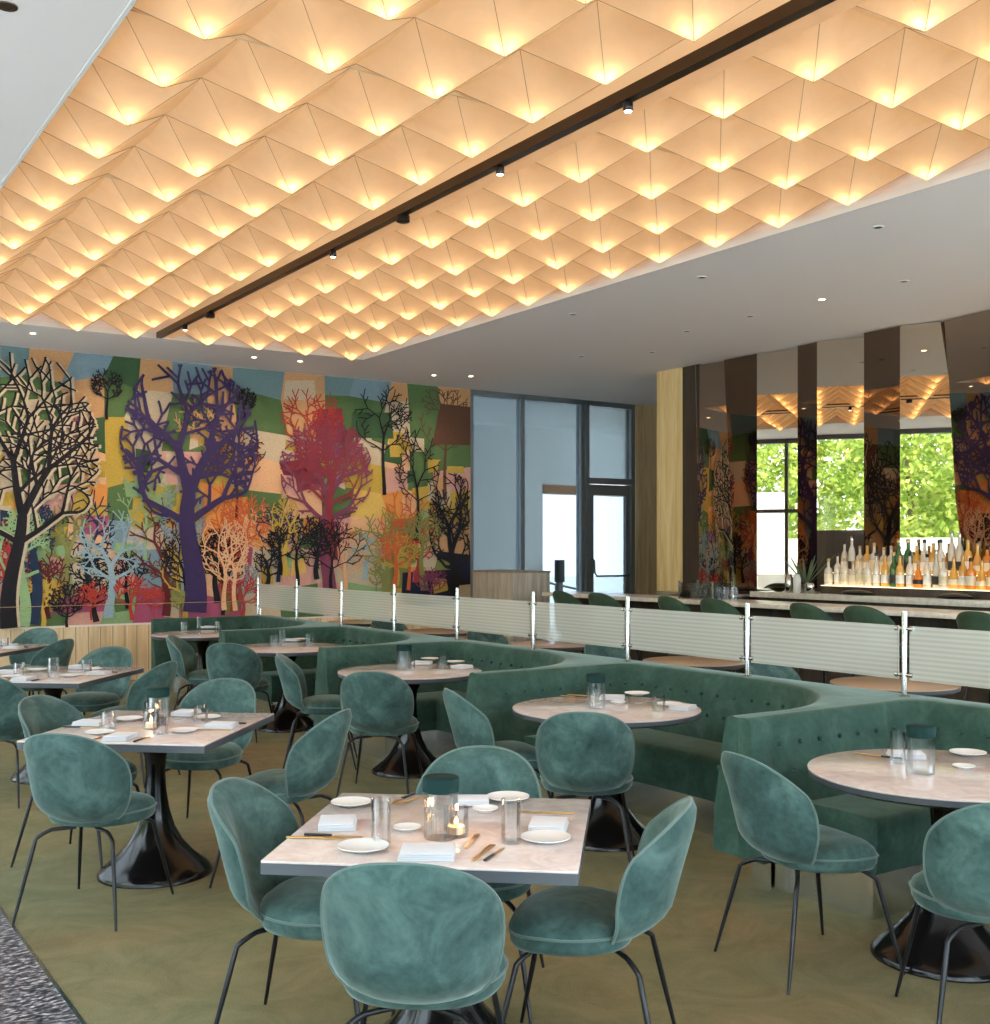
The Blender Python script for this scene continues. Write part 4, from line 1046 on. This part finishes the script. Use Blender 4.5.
pl = thing('potted_agave', 'spiky plant in a steel cup between the mirrors and the bottles', 'plant', bz(806, 10.1, 1.165))
b = MB(); b.lathe([(.045,0),(.055,.10),(.05,.10),(.045,.02),(.001,.02)], 20, cap=(True, False)); b.build('pot', 'chrome', pl)
b = MB()
for k in range(14):
    a = k*2.4; L = .30+.06*math.sin(k*3); sp_ = .05+.012*k
    pts = [Vector((math.cos(a)*sp_*t*2.0, math.sin(a)*sp_*t*2.0, .08+L*t)) for t in (0,.3,.6,.85,1)]; s_ = Vector((-math.sin(a), math.cos(a), 0))
    vs = []
    for p_, w_ in zip(pts, (.012,.016,.013,.007,.001)): vs += [p_-s_*w_, p_+Vector((math.cos(a),math.sin(a),0))*.004, p_+s_*w_]
    fs = []
    for i in range(4): fs += [(3*i,3*i+1,3*i+4,3*i+3),(3*i+1,3*i+2,3*i+5,3*i+4)]
    b.add(vs, fs, 0, True)
b.build('leaves', 'agave leaf', pl)['kind'] = 'stuff'
for k, px in enumerate((857, 955)):
    b = MB(); b.lathe([(.10,0),(.19,.012),(.20,.028),(.12,.05),(.02,.058)], 28); o = b.build('hat_shaped_lid', 'black metal'); o.location = bz(px, 9.97, 1.165); o.scale = (.5, 1, 1)
    tag(o, ['low black covered dish on the back counter below the clear bottles','low black covered dish on the back counter below the red bottles'][k], 'dish', 'covered dishes on the back counter'); o.name = 'covered_dish'
# host stand by the glass wall
hs = thing('host_stand', 'pale vertical-grained wood cabinet standing before the glass wall', 'host stand', (8.62, 12.45, 0))
box_obj('body', (0,0,.02), (.62,1.0,1.34), 'stand wood', hs, .003); box_obj('top', (-.01,-.01,1.34), (.63,1.01,1.365), 'grey wood', hs, .003)
# thin wire barrier before the tapestry
for k, (x, l) in enumerate(((3.0, 'slim steel post of the wire barrier, nearest the windows'), (5.55, 'slim steel post of the wire barrier, at the booth end'))):
    b = MB(); b.lathe([(.06,0),(.06,.01),(.012,.015),(.012,1.02),(.010,1.025)], 14); o = b.build('barrier_post', 'polished steel'); o.location = (x-.6 if k == 0 else x, 13.7, 0); tag(o, l, 'post', 'posts of the wire barrier')
b = MB(); b.tube([(.6, 13.7, 1.0), (2.4, 13.7, 1.0), (5.55, 13.7, 1.0)], .004, 6); o = b.build('barrier_wire', 'polished steel'); tag(o, 'thin taut wire stretched before the tapestry', 'wire')
# service stand with a cup beside the farthest round table
p = at(147, 668, 0)
sv = thing('service_stand', 'slim chrome-legged service stand beside the farthest round table', 'stand', (p.x, p.y, 0))
b = MB(); b.lathe([(.11,0),(.11,.012),(.02,.016),(.02,.70),(.09,.72)], 20); b.build('pole', 'chrome', sv)
b = MB(); b.lathe([(.16,.72),(.17,.725),(.17,.742),(.16,.745)], 28); b.build('tray', 'bar stone', sv)
b = MB(); b.lathe([(.05,0),(.085,.02),(.095,.085),(.088,.085),(.078,.02),(.001,.015)], 24, cap=(True, False)); o = b.build('bowl', 'bronze'); o.location = (p.x, p.y, .746); tag(o, 'small dark bowl on the slim service stand', 'bowl')
# outside: handrails of the porch
rl = thing('handrail', 'bent metal handrail of the porch steps, seen through the glass', 'handrail', (13.9, 19.6, 0))
b = MB(); b.tube([(0,0,0),(0,0,1.0),(.05,0,1.05),(1.6,0,.75),(1.6,0,0)], .025); b.build('rail', 'dark frame', rl)
b = MB(); b.tube([(.8,0,0),(.8,0,.9)], .02); b.build('baluster', 'dark frame', rl)
s_ = thing('entry_panel', 'slim black entry pedestal beyond the glass', 'pedestal', (13.75, 18.2, 0)); box_obj('post', (-.05,-.05,0), (.05,.05,1.0), 'dark frame', s_); box_obj('head', (-.09,-.06,1.0), (.09,.06,1.45), 'black metal', s_, .01)

# ================================================================== garden beyond the window wall, seen in the mirrors
m = mat('foliage', (.3,.45,.08), .7); v = coords(m, per_object=True)
lk(m, ramp(m, noise(m, v, 1.6, 3, .6), [(.3, (.13,.26,.03)), (.5, (.34,.48,.07)), (.7, (.62,.68,.18))]), bsdf(m).inputs['Base Color'])
mat('bark', (.12,.085,.055), .9)
struct(box_obj('wall_garden', (-6.4, -8, -.12), (-6.1, 24, 1.95), 'outdoor white'))
def make_tree(label):
    t = thing('garden_tree', label, 'tree', (0,0,0), 0, 'trees beyond the window wall')
    rg = random.Random(4); b = MB(); b.tube([(0,0,-.12),(.05,.03,1.2),(0,.1,2.6),(.1,0,4.2)], [.16,.13,.10,.05], 10); b.build('trunk', 'bark', t)
    b = MB()
    for k in range(9000):
        th = rg.uniform(0, 2*PI); ph = math.acos(rg.uniform(-1, 1)); r = rg.uniform(.55, 1.0)**.6
        r *= 1 + .22*math.sin(3*th+1)*math.sin(4*ph) + .12*math.sin(7*th)*math.sin(6*ph+2)
        c_ = Vector((math.cos(th)*math.sin(ph)*2.1*r, math.sin(th)*math.sin(ph)*2.1*r, 3.6+math.cos(ph)*2.6*r))
        d = Vector((rg.gauss(0,1), rg.gauss(0,1), rg.gauss(0,1))).normalized()*rg.uniform(.07,.13); s_ = d.cross(Vector((rg.gauss(0,1), rg.gauss(0,1), rg.gauss(0,1)))).normalized()*.05
        b.add([c_-d, c_+s_, c_+d, c_-s_], [(0,1,2,3)])
    b.build('foliage', 'foliage', t)['kind'] = 'stuff'; return t
tw = ['nearest the camera','second from the camera','third from the camera','fourth from the camera','fifth from the camera','sixth from the camera','seventh from the camera']
g0 = make_tree('leafy lime green garden tree reflected in the mirrors, ' + tw[0]); KID(g0); g0.location = (-9, -3.5, 0)
for k in range(1, 5): copy_tree(g0, 'leafy lime green garden tree reflected in the mirrors, ' + tw[k], (-9.4 - .6*(k % 2), -3.5+4.9*k, 0), k*1.3)
for k in range(3): o = copy_tree(g0, 'taller garden tree of the back line beyond the window wall, ' + tw[k], (-15.2, 3.9+6.2*k, 0), 2+k*1.7); o.scale = (1.3, 1.3, 1.2)
